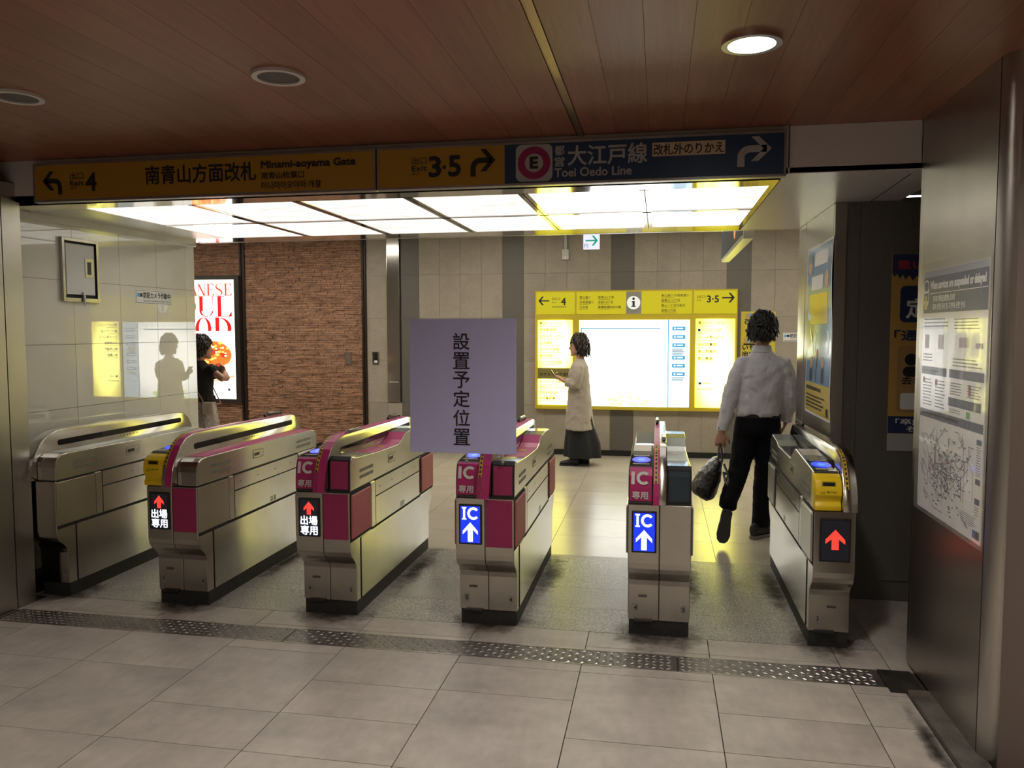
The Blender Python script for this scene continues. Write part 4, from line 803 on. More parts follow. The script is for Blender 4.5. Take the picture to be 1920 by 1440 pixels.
def gate(cx, label, left, right, sideR, sideL, sign, nums, fin='steel', pinkfront=False, halves=(1, 1)):
    e = empty('ticket_gate', (cx, 4.85, 0), label, 'ticket gate', 'row of ticket gates')
    xl = cx - .158 if halves[0] else cx - .036; xr = cx + .158 if halves[1] else cx + .036; mid = cx + .001
    box('plinth', rubber, e, (xl + .004, xr - .004, 4.145, 5.545, 0, .082))
    mid = mid if halves == (1, 1) else xl
    MB().prism(inset(SIDE_B, .005), xl + .004, xr - .004).build('inner_frame', gap, e)
    if halves == (1, 1): 
        MB().prism(SIDE_B, xl, mid - .0012).build('lower_cabinet', steel, e, bevel=.003); MB().prism(SIDE_B, mid + .0012, xr).build('lower_cabinet', steel, e, bevel=.003)
    else: MB().prism(SIDE_B, xl, xr).build('lower_cabinet', steel, e, bevel=.003)
    box('dark_band', black, e, (xl + .002, xr - .002, 4.054, 5.648, .713, .724))
    # left half
    if left:
        x0, x1 = xl, cx - .037
        MB().prism(PROF_E, x0, x1).build('left_housing', steel if left != 'ic_dark' else steel, e, bevel=.003)
        skin(PROF_E[4:], x0 + .003, x1 - .001, .0012).build('top_cover', glassy, e)
        skin([(4.45, .9275), (4.61, .939)], x0 + .012, x1 - .012, .002).build('ticket_guide', steel_d, e); skin([(4.83, .8612), (5.24, .8632)], x0 + .012, x1 - .012, .002).build('passage_display', glass_d, e); skin([(4.80, .8616), (4.825, .862)], x0 + .02, x1 - .03, .003).build('yellow_tab', label_y, e)
        if left == 'ic': ic_panel(e, x0, x1); reader(e, x0, x1)
        elif left == 'ticket': ticket_unit(e, x0, x1); reader(e, x0, x1)
    if right == 'low':
        x0, x1 = cx + .037, xr
        MB().prism(PROF_L, x0, x1).build('right_housing', steel, e, bevel=.004); skin(PROF_L[1:5], x0 + .004, x1 - .004, .0016).build('front_roll', chrome, e, smooth=True)
        skin([(4.15, .8744), (5.55, .8604)], x0 + .001, x1 - .004, .0014).build('top_strip', pink if fin != 'plain' else cream, e)
    elif right in ('pink', 'navy'):
        x0, x1 = cx + .037, xr
        MB().prism(PROF_X, x0, x1).build('right_housing', steel, e, bevel=.003)
        skin([(4.0605, .724), (4.0625, .86), (4.0705, .895), (4.09, .9105)], x0 + .001, x1 - .001, .0012).build('panel_surround', black, e)
        skin([(4.06, .734), (4.062, .86), (4.068, .886)], x0 + .009, x1 - .011, .004).build('front_cover', pink_d if right == 'pink' else navy, e, smooth=True)
        skin([(4.092, .9098), (4.15, .8963), (4.42, .8803)], x0 + .002, x1 - .004, .002).build('glass_top', glassy, e)
        skin([(4.43, .8803), (4.68, .8723), (4.87, .8683)], x0 + .001, x1 - .008, .0016).build('top_cover', pink if right == 'pink' else cream, e)
        skin([(4.875, .8684), (4.96, .8855), (5.05, .9255)], x0 + .001, x1 - .008, .0016).build('ramp_cover', pink if right == 'pink' else cream, e); skin([(5.055, .9258), (5.20, .9325), (5.38, .9255)], x0 + .001, x1 - .004, .0016).build('rear_glass', glassy, e)
        skin([(4.70, .8722), (4.76, .8710)], x0 + .03, x1 - .05, .003).build('ticket_lip', label_y if right == 'pink' else cab, e)
    # centre rail
    f0, f1 = cx - .034, cx + .034
    if not halves[0]: f0 = cx - .034
    MB().prism(FIN, f0, f1).build('centre_rail', steel, e, bevel=.006, smooth=True)
    if fin in ('pink', 'half', 'stripe'):
        a, b_ = {'pink': (f0 + .022, f1), 'half': (f0, cx - .001), 'stripe': (cx - .008, f1 - .004)}[fin]
        skin(FIN[:11], a + .001, b_ - .001, .0016).build('rail_band', pink, e, smooth=True)
        if fin == 'pink': skin(FIN[:11], f0 + .001, f0 + .021, .0016).build('rail_band', pink_d, e, smooth=True)
    if fin != 'plain':
        a = f0 + .006 if fin != 'steel' else f0 + .012; o = skin(FIN[2:7], a, a + .017, .0026).build('warning_label', label_y, e, smooth=True)
        mb = MB()
        for k in range(11):
            i = 2 + k * 4 // 11; t = (k * 4 / 11) % 1; p = V(FIN[i]).lerp(V(FIN[i + 1]), t); q = V(FIN[i]).lerp(V(FIN[i + 1]), min(1, t + .22)); d_ = (q - p).normalized(); n = V((-d_.y, d_.x)) * .0034
            mb.add([(a + .004, *(p + n)), (a + .013, *(p + n)), (a + .013, *(q + n)), (a + .004, *(q + n))], [(0, 1, 2, 3)])
        mb.build('label_print', ink, o, kind='stuff')
    for s, X in ((1, f1), (-1, f0)):
        RP = RIGHTFACE(X + .0005) if s > 0 else LEFTFACE(X - .0005); f = (lambda y: y) if s > 0 else (lambda y: -y)
        flat('sensor_window', glass_d, e, RP, [rrect(min(f(4.225), f(5.50)), max(f(4.225), f(5.50)), .904, .940, .0175)], th=.001)
        flat('sensor_dots', gap, e, RP, [ell(f(4.80 + k * .035), .890, .004, .004, 8) for k in range(6)], d=.0006, kind='stuff')
    for y0, x_ in {'plain': (), 'stripe': ((5.22, f0 + .015),), 'steel': ((5.28, f0 + .02),)}.get(fin, ((4.38, f1 - .015), (5.22, f0 + .015))):
        MB().tube([(x_, y0 - .03, .994), (x_, y0, 1.008), (x_, y0 + .19, 1.004), (x_, y0 + .22, .99)], [.006, .012, .012, .006], 12).build('sensor_bar', black, e, smooth=True); MB().tube([(x_, y0 + .01, 1.013), (x_, y0 + .18, 1.009)], .0085, 10).build('sensor_lens', chrome, e, smooth=True); MB().cyl((x_, y0 - .034, 1.001), .0085, .012, 'y', 14).build('sensor_cap', black, e)
    if halves[1]: side_details(e, cx, 1, sideR)
    if halves[0]: side_details(e, cx, -1, sideL)
    # front fittings
    if sign == 'wide': led_sign(e, xl + .026, xr - .022, 'plain')
    elif sign: led_sign(e, cx - .140, cx - .014, sign)
    if pinkfront: box('front_sheet', pink_d, e, (cx + .006, xr - .010, 4.0435, 4.05, .455, .708), bevel=.002)
    px0 = cx - .083 if halves[0] else None
    if px0: box('nameplate', mat('name_brown', (.12, .10, .09), .4, .5), e, ((px0 if halves != (1, 0) else cx - .05) - .022, (px0 if halves != (1, 0) else cx - .05) + .022, 4.132, 4.136, .205, .217))
    PLF = FRONT(4.1345)
    for n_, x_ in nums:
        flat('number_sticker', mat('sticker_grey', (.30, .28, .25), .4, .4), e, PLF, [rrect(x_ - .014, x_ + .014, .128, .166, .003)], d=.0004); text(n_, ink, e, PLF, x_, .136, None, .022, bold=.0008, d=.0009, align='c', name='number')
    if halves != (0, 1): box('floor_latch', black, e, (xl + .03, cx - .03, 4.118, 4.14, .074, .086), bevel=.002)
    return e
gate(-3.643, 'plain steel half gate standing against the glossy tiled wall', None, 'low', 'steel', None, None, [('7', -3.513)], fin='plain', halves=(0, 1))
gate(-2.728, 'ticket gate with a yellow ticket slot unit and red arrow display 出場専用', 'ticket', 'low', 'steel', 'steel', 'exit', [('7', -2.855), ('6', -2.60)], fin='stripe', pinkfront=True)
gate(-1.813, 'magenta IC only ticket gate whose display shows a red arrow and 出場専用', 'ic', 'pink', 'pink', 'pink', 'exit', [('6', -1.935), ('5', -1.69)], fin='pink', pinkfront=True)
gate(-.899, 'magenta IC only ticket gate with blue display, under the lilac board', 'ic', 'pink', 'pink', 'pink', 'ic', [('5', -1.02), ('4', -.776)], fin='pink', pinkfront=True)
gate(.011, 'ticket gate with blue IC display and plain dark right front, seen head on', 'ic', 'navy', 'grey', 'grey', 'ic', [('4', -.108), ('3', .138)], fin='half')
g6 = gate(.915, 'half gate with yellow ticket unit and wide red arrow display beside the dark recess', 'ticket', None, None, 'grey', 'wide', [('3', .80)], fin='steel', halves=(1, 0))

# ------------------------------------------------------------------ lilac board above the fourth gate
e = empty('planning_board', (-1.013, 4.04, .905), 'flat lilac board lettered 設置予定位置 standing on top of a magenta gate', 'sign board')
box('board', violet, e, (-1.300, -.728, 4.034, 4.042, .956, 1.664))
for i, c in enumerate('設置予定位置'): text(c, ink, e, FRONT(4.0335), -1.018, 1.502 - i * .1005, .088, .086, bold=.0008, name='character', align='c')
for x_ in (-.995, -.80): MB().box(x_ - .006, x_ + .006, 4.036, 4.075, .902, .909).box(x_ - .005, x_ + .005, 4.036, 4.042, .905, .985).build('foot', steel, e)

# ------------------------------------------------------------------ people
def soft(mb, name, m, parent, voxel=.009, it=6, wrinkle=0., wsize=.07, seed=0, label=None):
    """fuse overlapping shapes into one continuous smooth surface"""
    me = mb.mesh(name, None); o = bpy.data.objects.new(name, me); COL.objects.link(o)
    r = o.modifiers.new('r', 'REMESH'); r.mode = 'VOXEL'; r.voxel_size = voxel
    s = o.modifiers.new('s', 'SMOOTH'); s.factor = .5; s.iterations = it
    if wrinkle:
        tx = bpy.data.textures.new('folds', 'CLOUDS'); tx.noise_scale = wsize; tx.noise_depth = 2
        d = o.modifiers.new('d', 'DISPLACE'); d.texture = tx; d.strength = wrinkle; d.mid_level = .5; d.texture_coords = 'LOCAL'
    dg = bpy.context.evaluated_depsgraph_get(); m2 = bpy.data.meshes.new_from_object(o.evaluated_get(dg))
    bpy.data.objects.remove(o); bpy.data.meshes.remove(me)
    off = wloc(parent) if parent else V((0, 0, 0)); m2.transform(Matrix.Translation(-off)); m2.name = name
    m2.polygons.foreach_set('use_smooth', [True] * len(m2.polygons)); m2.materials.clear(); m2.materials.append(m)
    return tag(link(name, m2, parent), label)
def hring(c, a, b, ra, rb, n=24):
    """ring around c in the plane of directions a and b"""
    c, a, b = V(c), V(a), V(b); return [c + a * ra * math.cos(2 * math.pi * i / n) + b * rb * math.sin(2 * math.pi * i / n) for i in range(n)]
def head(mb, c, f, up=V((0, 0, 1)), k=1.):
    """skull, jaw, nose and ears; c = middle of the head, f = where the face looks"""
    c, f = V(c), V(f).normalized(); r = f.cross(up).normalized()
    sec = [(-.118, .020, .030, .062), (-.108, .038, .048, .045), (-.085, .054, .068, .022), (-.05, .064, .084, .006), (-.01, .071, .092, 0), (.035, .075, .097, -.004), (.07, .071, .092, -.007), (.098, .056, .073, -.008), (.115, .034, .045, -.008), (.122, .012, .016, -.008)]
    mb.loft([hring(c + up * (z * k) + f * (y * k), r, f, rx * k, ry * k) for z, rx, ry, y in sec])
    mb.tube([c + f * (.088 * k) + up * (.02 * k), c + f * (.108 * k) - up * (.022 * k), c + f * (.088 * k) - up * (.035 * k)], [.008 * k, .013 * k, .010 * k])
    mb.tube([c + f * (.080 * k) - up * (.060 * k) - r * .018, c + f * (.090 * k) - up * (.060 * k), c + f * (.080 * k) - up * (.060 * k) + r * .018], [.006, .009, .006])
    for s in (-1, 1): mb.tube([c + r * (s * .070 * k) + up * (.024 * k) - f * .004, c + r * (s * .082 * k) + up * .004 - f * .012, c + r * (s * .072 * k) - up * (.030 * k) - f * .002], [.008, .013, .007])
def eyes(parent, c, f, k=1.):
    c, f = V(c), V(f).normalized(); r = f.cross(V((0, 0, 1))).normalized()
    for s in (-1, 1): 
        p = c + r * (s * .031 * k) + f * (.082 * k) + V((0, 0, .012 * k)); MB().loft([hring(p + f * d, r, V((0, 0, 1)), w_, w_ * .5, 10) for d, w_ in ((-.006, .012), (.004, .011), (.0075, .005))]).build('eye', mat('eye_dark', (.03, .02, .015), .2), parent, smooth=True)
def hair(parent, name, m, c, f, rad, drop, n=260, tuft=.05, seed=1, back=.018):
    c, f = V(c), V(f).normalized(); up = V((0, 0, 1)); r = f.cross(up).normalized(); g = random.Random(seed); mb = MB(); cc = c - f * back + up * .022
    rx, ry, rz = rad; rings = []
    for i in range(15):
        t = -1 + 2 * i / 14; z = t * rz if t > 0 else t * drop; k = math.sqrt(max(.02, 1 - t * t)) if t > 0 else math.sqrt(max(.10, 1 - abs(t) ** 3.2))
        rings.append([q + f * (.0 if t > 0 else -.012 * -t) for q in hring(cc + up * z - f * (0 if t > -.1 else .03 * -t), r, f, rx * k, ry * k * (1 if t > 0 else .86), 26)])
    mb.loft(rings)
    for k in range(n):
        a = g.uniform(0, 6.283); t = g.uniform(-.9, .97); z = t * rz if t > 0 else t * drop; q = math.sqrt(max(.03, 1 - t * t)) if t > 0 else math.sqrt(max(.1, 1 - abs(t) ** 3.2))
        d = (r * math.cos(a) * rx + f * math.sin(a) * ry)
        if math.sin(a) > .45 and t < .25: continue
        p = cc + up * z + d * q * .96 - (f * .03 * -t if t < 0 else V((0, 0, 0))); o = d.normalized(); dn = (-up * .8 + r * g.uniform(-.5, .5) + f * g.uniform(-.4, .4)).normalized(); L_ = tuft * g.uniform(.5, 1.2)
        mb.tube([p - dn * L_ * .4, p + o * .008 + dn * L_ * .2, p + o * .003 + dn * L_], [.008, .009, .002], 5)
    return mb.build(name, m, parent, smooth=True)
def hand(mb, w_, d, n, curl, side=1, k=1.):
    """palm, four fingers and thumb; d along the fingers, n out of the palm, curl in degrees per joint"""
    w_, d = V(w_), V(d).normalized(); n = V(n); n = (n - d * n.dot(d)).normalized(); s = d.cross(n) * side
    mb.loft([hring(w_ + d * (t * k), s, n, a * k, b * k, 14) for t, a, b in ((-.02, .026, .020), (.01, .030, .018), (.05, .041, .016), (.085, .042, .014), (.098, .036, .010))])
    for i, ln in enumerate((.92, 1.05, 1.0, .78)):
        p = w_ + d * (.088 * k) + s * ((1.5 - i) * .0215 * k); v_ = d.copy(); pts = [p - d * .02]; rs = [.0088 * k]; pts.append(p); rs.append(.0092 * k)
        for j, l_ in enumerate((.042, .027, .022)):
            a = math.radians(curl * (1 if j else .8) * (j + 1)); v_ = (d * math.cos(a) + n * math.sin(a)); p = p + v_ * (l_ * ln * k); pts.append(p); rs.append((.0088, .0082, .0068)[j] * k)
        mb.tube(pts, rs, 8)
    p = w_ + d * (.025 * k) + s * (.034 * k); pts = [p - s * .012, p]; v_ = (d * .7 + s * .7 + n * .25).normalized(); pts.append(p + v_ * .038 * k); v2 = (d * .75 + s * .1 + n * .65).normalized(); pts.append(pts[-1] + v2 * .03 * k); pts.append(pts[-1] + v2 * .018 * k)
    mb.tube(pts, [.011, .0115, .0105, .0095, .007], 8)
def shoe(parent, name, m, heel, toe, up, w_=.045, h=.085, sole=None):
    heel, toe, up = V(heel), V(toe), V(up).normalized(); d = (toe - heel); L_ = d.length; d.normalize(); up = (up - d * up.dot(d)).normalized(); s = d.cross(up)
    mb = MB(); mb.loft([hring(heel + d * (L_ * t) + up * (hh * .5 * h), s, up, a * w_, hh * .5 * h, 16) for t, a, hh in ((0, .45, .75), (.04, .72, 1.0), (.2, .80, 1.05), (.38, .82, .95), (.58, .98, .72), (.78, 1.0, .58), (.93, .78, .46), (1.0, .38, .36))])
    o = soft(mb, name, m, parent, .006, 4)
    if sole:
        q = [heel + d * (L_ * t) + s * (a * w_ * 1.04 * sg) for sg, seq in ((1, ((-.01, .4), (.05, .74), (.3, .74), (.5, .86), (.75, 1.02), (.93, .8), (1.015, .38))), (-1, ((1.015, .38), (.93, .8), (.75, 1.02), (.5, .86), (.3, .74), (.05, .74), (-.01, .4)))) for t, a in seq]
        n = len(q); MB().add([p - up * .014 for p in q] + [p + up * .008 for p in q], [tuple(range(n)), tuple(range(2 * n - 1, n - 1, -1))] + [(i, i + n, (i + 1) % n + n, (i + 1) % n) for i in range(n)]).build('sole', sole, o, bevel=.003)
    return o
skin_m = mat('skin', (.50, .27, .18), .5); hair_k = mat('black_hair', (.010, .009, .009), .42, noise=((60, 60, 20), .4)); hair_b = mat('brown_black_hair', (.022, .013, .010), .45, noise=((60, 60, 20), .4))
shirt_m = mat('white_shirt', (.66, .65, .68), .75, bump=((28, 28, 16), .35, .02), noise=((6, 6, 6), .03)); slack_m = mat('black_trousers', (.006, .006, .008), .8, spec=.15, bump=((18, 18, 8), .3, .02)); leather = mat('black_leather', (.012, .012, .013), .32, bump=((30, 30, 30), .4, .01)); sole_g = mat('grey_sole', (.22, .21, .19), .7); shoe_d = mat('dark_shoe', (.02, .02, .021), .6); sole_d = mat('dark_sole', (.045, .042, .038), .75, bump=((60, 60, 60), .4, .004))

# the man walking away
Z3 = V((0, 0, 1)); XA, YA = V((1, 0, 0)), V((0, 1, 0))
mp = empty('person', (.72, 6.3, 0), 'person in white shirt and black trousers walking away, carrying a black bag', 'person')
mb = MB(); hc = V((.782, 6.33, 1.605)); hf = V((.35, .93, .05))
head(mb, hc, hf)
mb.tube([(.765, 6.30, 1.40), (.768, 6.305, 1.47), (.776, 6.315, 1.545)], [.062, .055, .052])
mb.loft([hring(c, XA, YA, a, b_) for c, a, b_ in (((.745, 6.3, .90), .15, .10), ((.75, 6.3, 1.05), .135, .095), ((.77, 6.3, 1.25), .155, .105), ((.775, 6.3, 1.36), .15, .085), ((.768, 6.3, 1.42), .06, .06))])
AL = [(.615, 6.30, 1.345), (.535, 6.27, 1.12), (.478, 6.23, .845)]; AR = [(.935, 6.30, 1.345), (.985, 6.28, 1.10), (.965, 6.36, .905)]
mb.tube([(.70, 6.3, 1.36)] + AL, [.05, .045, .038, .027]); mb.tube([(.85, 6.3, 1.36)] + AR, [.05, .045, .038, .027])
hand(mb, (.475, 6.225, .825), (-.12, -.05, -1), (.25, .9, 0), 62, 1); hand(mb, (.964, 6.362, .895), (-.25, .45, -.85), (-.9, .2, .1), 35, -1)
LL = [(.665, 6.30, .90), (.598, 6.26, .52), (.512, 6.02, .30)]; LR = [(.82, 6.30, .90), (.80, 6.34, .50), (.775, 6.31, .10)]
mb.tube(LL, [.075, .05, .036]); mb.tube(LR, [.075, .05, .036])
soft(mb, 'body', skin_m, mp, .0055, 5); eyes(mp, hc, hf)
hair(mp, 'hair', hair_k, hc, hf, (.104, .116, .124), .100, 420, .042, 2)
mb = MB()
mb.loft([hring(c, V((1, k, 0)).normalized(), YA, a, b_, 28) for c, a, b_, k in (((.752, 6.30, .945), .166, .118, 0), ((.752, 6.295, .975), .176, .128, 0), ((.758, 6.295, 1.05), .172, .122, 0), ((.768, 6.29, 1.15), .178, .118, 0), ((.777, 6.29, 1.25), .186, .118, 0), ((.78, 6.29, 1.32), .185, .110, 0), ((.778, 6.295, 1.37), .160, .092, 0), ((.772, 6.30, 1.415), .105, .076, 0), ((.768, 6.302, 1.445), .074, .066, 0))])
mb.tube([(.69, 6.295, 1.345), (.635, 6.292, 1.33), (.585, 6.282, 1.24), (.545, 6.268, 1.12), (.515, 6.245, .99), (.487, 6.232, .875), (.481, 6.23, .845)], [.072, .078, .068, .058, .052, .043, .040], 14); mb.tube([(.865, 6.295, 1.345), (.918, 6.292, 1.33), (.962, 6.285, 1.23), (.985, 6.28, 1.10), (.985, 6.31, 1.01), (.968, 6.352, .93), (.966, 6.356, .915)], [.072, .078, .068, .058, .052, .043, .040], 14)
sh = soft(mb, 'shirt', shirt_m, mp, .0075, 7, .026, .075)
MB().loft([hring(c, XA, YA, a, b_, 24) for c, a, b_ in (((.768, 6.302, 1.435), .082, .074), ((.770, 6.305, 1.455), .074, .068), ((.773, 6.31, 1.485), .066, .062), ((.773, 6.312, 1.487), .060, .056))]).build('collar', shirt_m, sh, smooth=True)
for p in (((.489, 6.233, .885), (.480, 6.23, .838)), ((.970, 6.347, .945), (.965, 6.358, .905))): MB().tube(p, [.045, .043], 16).build('cuff', shirt_m, sh, smooth=True)
MB().cyl((.452, 6.195, .858), .006, .004, 'y', 10).build('cuff_button', ink_g, sh)
mb = MB()
mb.loft([hring(c, XA, YA, a, b_, 26) for c, a, b_ in (((.745, 6.30, .80), .170, .125), ((.748, 6.298, .86), .174, .130), ((.752, 6.298, .92), .168, .122), ((.752, 6.30, .965), .160, .112))])
mb.tube([(.672, 6.30, .86), (.655, 6.295, .74), (.632, 6.28, .62), (.605, 6.25, .52), (.565, 6.16, .42), (.527, 6.07, .33), (.512, 6.03, .285)], [.095, .093, .083, .075, .070, .068, .067], 18); mb.tube([(.822, 6.30, .86), (.825, 6.31, .74), (.818, 6.325, .60), (.81, 6.33, .50), (.80, 6.325, .32), (.79, 6.315, .14), (.787, 6.312, .085)], [.095, .095, .085, .078, .072, .070, .070], 18)
soft(mb, 'trousers', slack_m, mp, .0085, 6, .022, .09); MB().loft([hring((.752, 6.299, z), XA, YA, .168, .120, 26) for z in (.938, .968)]).build('belt', leather, mp, smooth=True)
shoe(mp, 'shoe', shoe_d, (.512, 5.985, .275), (.470, 5.965, .035), (-.05, .98, -.15), .047, .085, sole_d); shoe(mp, 'shoe', shoe_d, (.715, 6.235, .016), (.895, 6.43, .016), (0, 0, 1), .046, .10, sole_g)
# his bag
bgm = empty('handbag', (.385, 6.2, .33), 'slouchy black leather handbag hanging from the hand of the walking man', 'bag')
ax = V((.125, 0, .29)).normalized(); ux = V((.29, 0, -.125)).normalized(); b0 = V((.325, 6.2, .335))
mb = MB(); mb.loft([hring(b0 + ax * t, ux, YA, a, b_, 28) for t, a, b_ in ((0, .075, .150), (.02, .095, .172), (.08, .098, .175), (.16, .088, .165), (.24, .062, .15), (.30, .034, .135), (.315, .016, .12))])
soft(mb, 'bag_body', leather, bgm, .007, 5, .02, .06)
for dy in (-.055, .055):
    t = b0 + ax * .255 + V((0, dy, 0)); MB().tube([t - ux * (.05 if dy < 0 else -.05) * 1.0, t + V((.02, dy * .4, .06)), V((.455, 6.205 + dy * .35, .70)), V((.463, 6.205 + dy * .2, .742)), V((.475, 6.21 + dy * .35, .70)), t + V((.05, dy * .2, .05)), t + V((.03, dy * 1.2, -.03))], .0085, 8).build('strap', leather, bgm, smooth=True)
MB().ring((0, 0, 0), .011, .015, .004, 18).build('buckle_ring', chrome, bgm, smooth=True); bpy.data.objects[bgm.children[-1].name].location = V((.395, 6.03, .52)) - wloc(bgm); bpy.data.objects[bgm.children[-1].name].rotation_euler = (math.pi / 2, 0, 0)
MB().tube([b0 + ax * .312 - YA * .11, b0 + ax * .318, b0 + ax * .312 + YA * .11], .004, 6).build('zip', steel_d, bgm)

# the passer-by in front of the map
LC = V((-.93, 9.4, 0)); F3 = V((-1, -.05, 0)).normalized(); R3 = F3.cross(Z3)
def A3(f, r, z): return LC + F3 * f + R3 * r + Z3 * z
wp = empty('person', LC, 'person in a beige top and long black skirt standing before the lit map', 'person')
mb = MB(); hc = A3(.02, 0, 1.425); head(mb, hc, F3 - Z3 * .2, k=.95); mb.tube([A3(-.015, 0, 1.22), A3(-.01, 0, 1.29), A3(0, 0, 1.35)], [.05, .045, .044])
mb.loft([hring(A3(f, 0, z), F3, R3, a, b_) for f, z, a, b_ in ((0, .62, .09, .13), (0, .80, .10, .14), (0, .95, .085, .12), (.01, 1.10, .10, .14), (0, 1.20, .08, .14), (-.01, 1.25, .05, .06))])
for s in (-1, 1):
    mb.tube([A3(0, s * .10, 1.20), A3(-.01, s * .17, 1.17), A3(.02, s * .19, .96), A3(.20, s * .11, 1.02)], [.04, .042, .035, .024]); hand(mb, A3(.205, s * .105, 1.023), F3 * .9 + Z3 * .35 - R3 * s * .3, Z3 * .8 - R3 * s * .4, 45, -s, .85)
    mb.tube([A3(0, s * .075, .66), A3(.02 - .03 * s, s * .075, .36), A3(-.0 - .06 * s, s * .07, .07)], [.07, .048, .032])
soft(mb, 'body', skin_m, wp, .006, 5); eyes(wp, hc, F3 - Z3 * .2, .95); hair(wp, 'hair', hair_b, hc, F3, (.09, .108, .118), .15, 300, .06, 4, .022)
beige = mat('beige_cloth', (.42, .37, .31), .85, bump=((20, 20, 10), .3, .02)); mb = MB()
mb.loft([hring(A3(f, 0, z), F3, R3, a, b_, 26) for f, z, a, b_ in ((-.01, .43, .175, .215), (0, .55, .165, .20), (0, .75, .145, .185), (0, .95, .125, .165), (.01, 1.10, .125, .17), (0, 1.19, .10, .165), (-.005, 1.245, .062, .075), (-.005, 1.268, .055, .06))])
for s in (-1, 1): mb.tube([A3(0, s * .11, 1.19), A3(-.005, s * .175, 1.165), A3(.01, s * .195, 1.06), A3(.025, s * .195, .965), A3(.10, s * .155, .985), A3(.15, s * .135, 1.0)], [.055, .062, .06, .056, .052, .048], 12)
soft(mb, 'top', beige, wp, .009, 6, .022, .08)
mb = MB(); mb.loft([[A3(0, 0, z) + (F3 * math.cos(t) * (ra + w_ * math.cos(7 * t)) + R3 * math.sin(t) * (rb + w_ * math.cos(7 * t))) + F3 * sh_ for t in [2 * math.pi * i / 56 for i in range(56)]] for z, ra, rb, w_, sh_ in ((.10, .215, .20, .022, -.05), (.25, .205, .195, .018, -.045), (.45, .165, .18, .010, -.02), (.7, .13, .165, 0, 0), (.9, .11, .15, 0, 0))])
mb.build('skirt', mat('black_skirt', (.012, .013, .018), .8, bump=((16, 16, 6), .3, .02)), wp, smooth=True)
for s in (-1, 1): shoe(wp, 'shoe', shoe_d, A3(-.06 - .06 * s, s * .075, .012), A3(.165 - .06 * s, s * .08, .012), (0, 0, 1), .042, .085, shoe_d)
for s in (-1, 1): MB().tube([A3(-.0 - .06 * s, s * .07, .05), A3(-.005 - .06 * s, s * .072, .17)], [.034, .042], 12).build('sock', shoe_d, wp, smooth=True)
ph = empty('phone', A3(.30, .0, 1.03), 'dark phone held in both hands by the person before the map', 'phone')
mb = MB(); u_ = (F3 * .55 + Z3 * .83).normalized(); n_ = u_.cross(R3)
c_ = A3(.300, 0, 1.075); vs = [c_ + R3 * (a * .036) + u_ * (b_ * .07) + n_ * (d_ * .005) for d_ in (-1, 1) for a, b_ in ((-1, -1), (1, -1), (1, 1), (-1, 1))]
mb.add(vs, [(0, 3, 2, 1), (4, 5, 6, 7), (0, 1, 5, 4), (1, 2, 6, 5), (2, 3, 7, 6), (3, 0, 4, 7)]).build('phone_case', black, ph, bevel=.003); MB().add([c_ + R3 * (a * .032) + u_ * (b_ * .065) + n_ * .0056 for a, b_ in ((-1, -1), (1, -1), (1, 1), (-1, 1))], [(0, 1, 2, 3)]).build('screen', glass_d, ph)
# the woman at the lit poster
LC = V((-4.755, 7.6, 0)); F3 = V((.30, 1, 0)).normalized(); R3 = F3.cross(Z3)
wp = empty('person', LC, 'person in a black lace top and pale skirt by the lit food poster', 'person')
mb = MB(); hc = A3(.02, .03, 1.43); head(mb, hc, F3 + R3 * .5 - Z3 * .15, k=.95); mb.tube([A3(-.01, 0, 1.22), A3(0, .01, 1.29), A3(.01, .02, 1.35)], [.048, .043, .042])
mb.loft([hring(A3(0, 0, z), R3, F3, a, b_) for z, a, b_ in ((.62, .14, .10), (.80, .145, .105), (.95, .12, .085), (1.10, .15, .10), (1.20, .155, .08), (1.25, .06, .05))])
mb.tube([A3(0, .12, 1.21), A3(0, .185, 1.185), A3(.0, .345, 1.105), A3(.07, .315, 1.112), A3(.27, .08, 1.15)], [.042, .044, .036, .034, .024], 12); hand(mb, A3(.273, .075, 1.152), F3 * .3 - R3 * .8 + Z3 * .3, -F3 * .8 + R3 * .1, 40, 1, .85)
mb.tube([A3(0, -.12, 1.21), A3(0, -.185, 1.185), A3(.08, -.25, 1.0), A3(.27, -.05, 1.14)], [.042, .044, .036, .024], 12); hand(mb, A3(.275, -.045, 1.145), F3 * .3 + R3 * .5 + Z3 * .7, -F3 * .8, 40, -1, .85)
for s in (-1, 1): mb.tube([A3(0, s * .08, .66), A3(.01, s * .08, .36), A3(0, s * .075, .06)], [.07, .048, .032])
soft(mb, 'body', skin_m, wp, .006, 5); eyes(wp, hc, F3 + R3 * .5 - Z3 * .15, .95); hair(wp, 'hair', hair_b, hc, F3 + R3 * .5, (.094, .112, .118), .125, 420, .03, 8, .015)
lace = mat('black_lace', (.010, .009, .010), .8, bump=((90, 90, 90), .6, .01)); mb = MB()
mb.loft([hring(A3(0, 0, z), R3, F3, a, b_, 26) for z, a, b_ in ((.885, .165, .125), (.93, .155, .115), (1.0, .150, .108), (1.10, .172, .118), (1.18, .178, .10), (1.235, .13, .08), (1.275, .068, .06), (1.295, .058, .055))])
for s in (-1, 1): mb.tube([A3(0, s * .14, 1.21), A3(0, s * .19, 1.195), A3(.01, s * .235, 1.165)], [.06, .058, .052], 12)
tp = soft(mb, 'top', lace, wp, .009, 5, .014, .05)
for s in (-1, 1): 
    mb = MB()
    for k in range(12): a = k * .5236; c_ = A3(.012, s * .225, 1.165) + F3 * .055 * math.cos(a) + Z3 * .05 * math.sin(a); mb.tube([c_ - R3 * s * .03, c_ + R3 * s * .02 + Z3 * .004 * (k % 2)], [.018, .012], 7)
    mb.build('sleeve_frill', lace, tp, smooth=True)
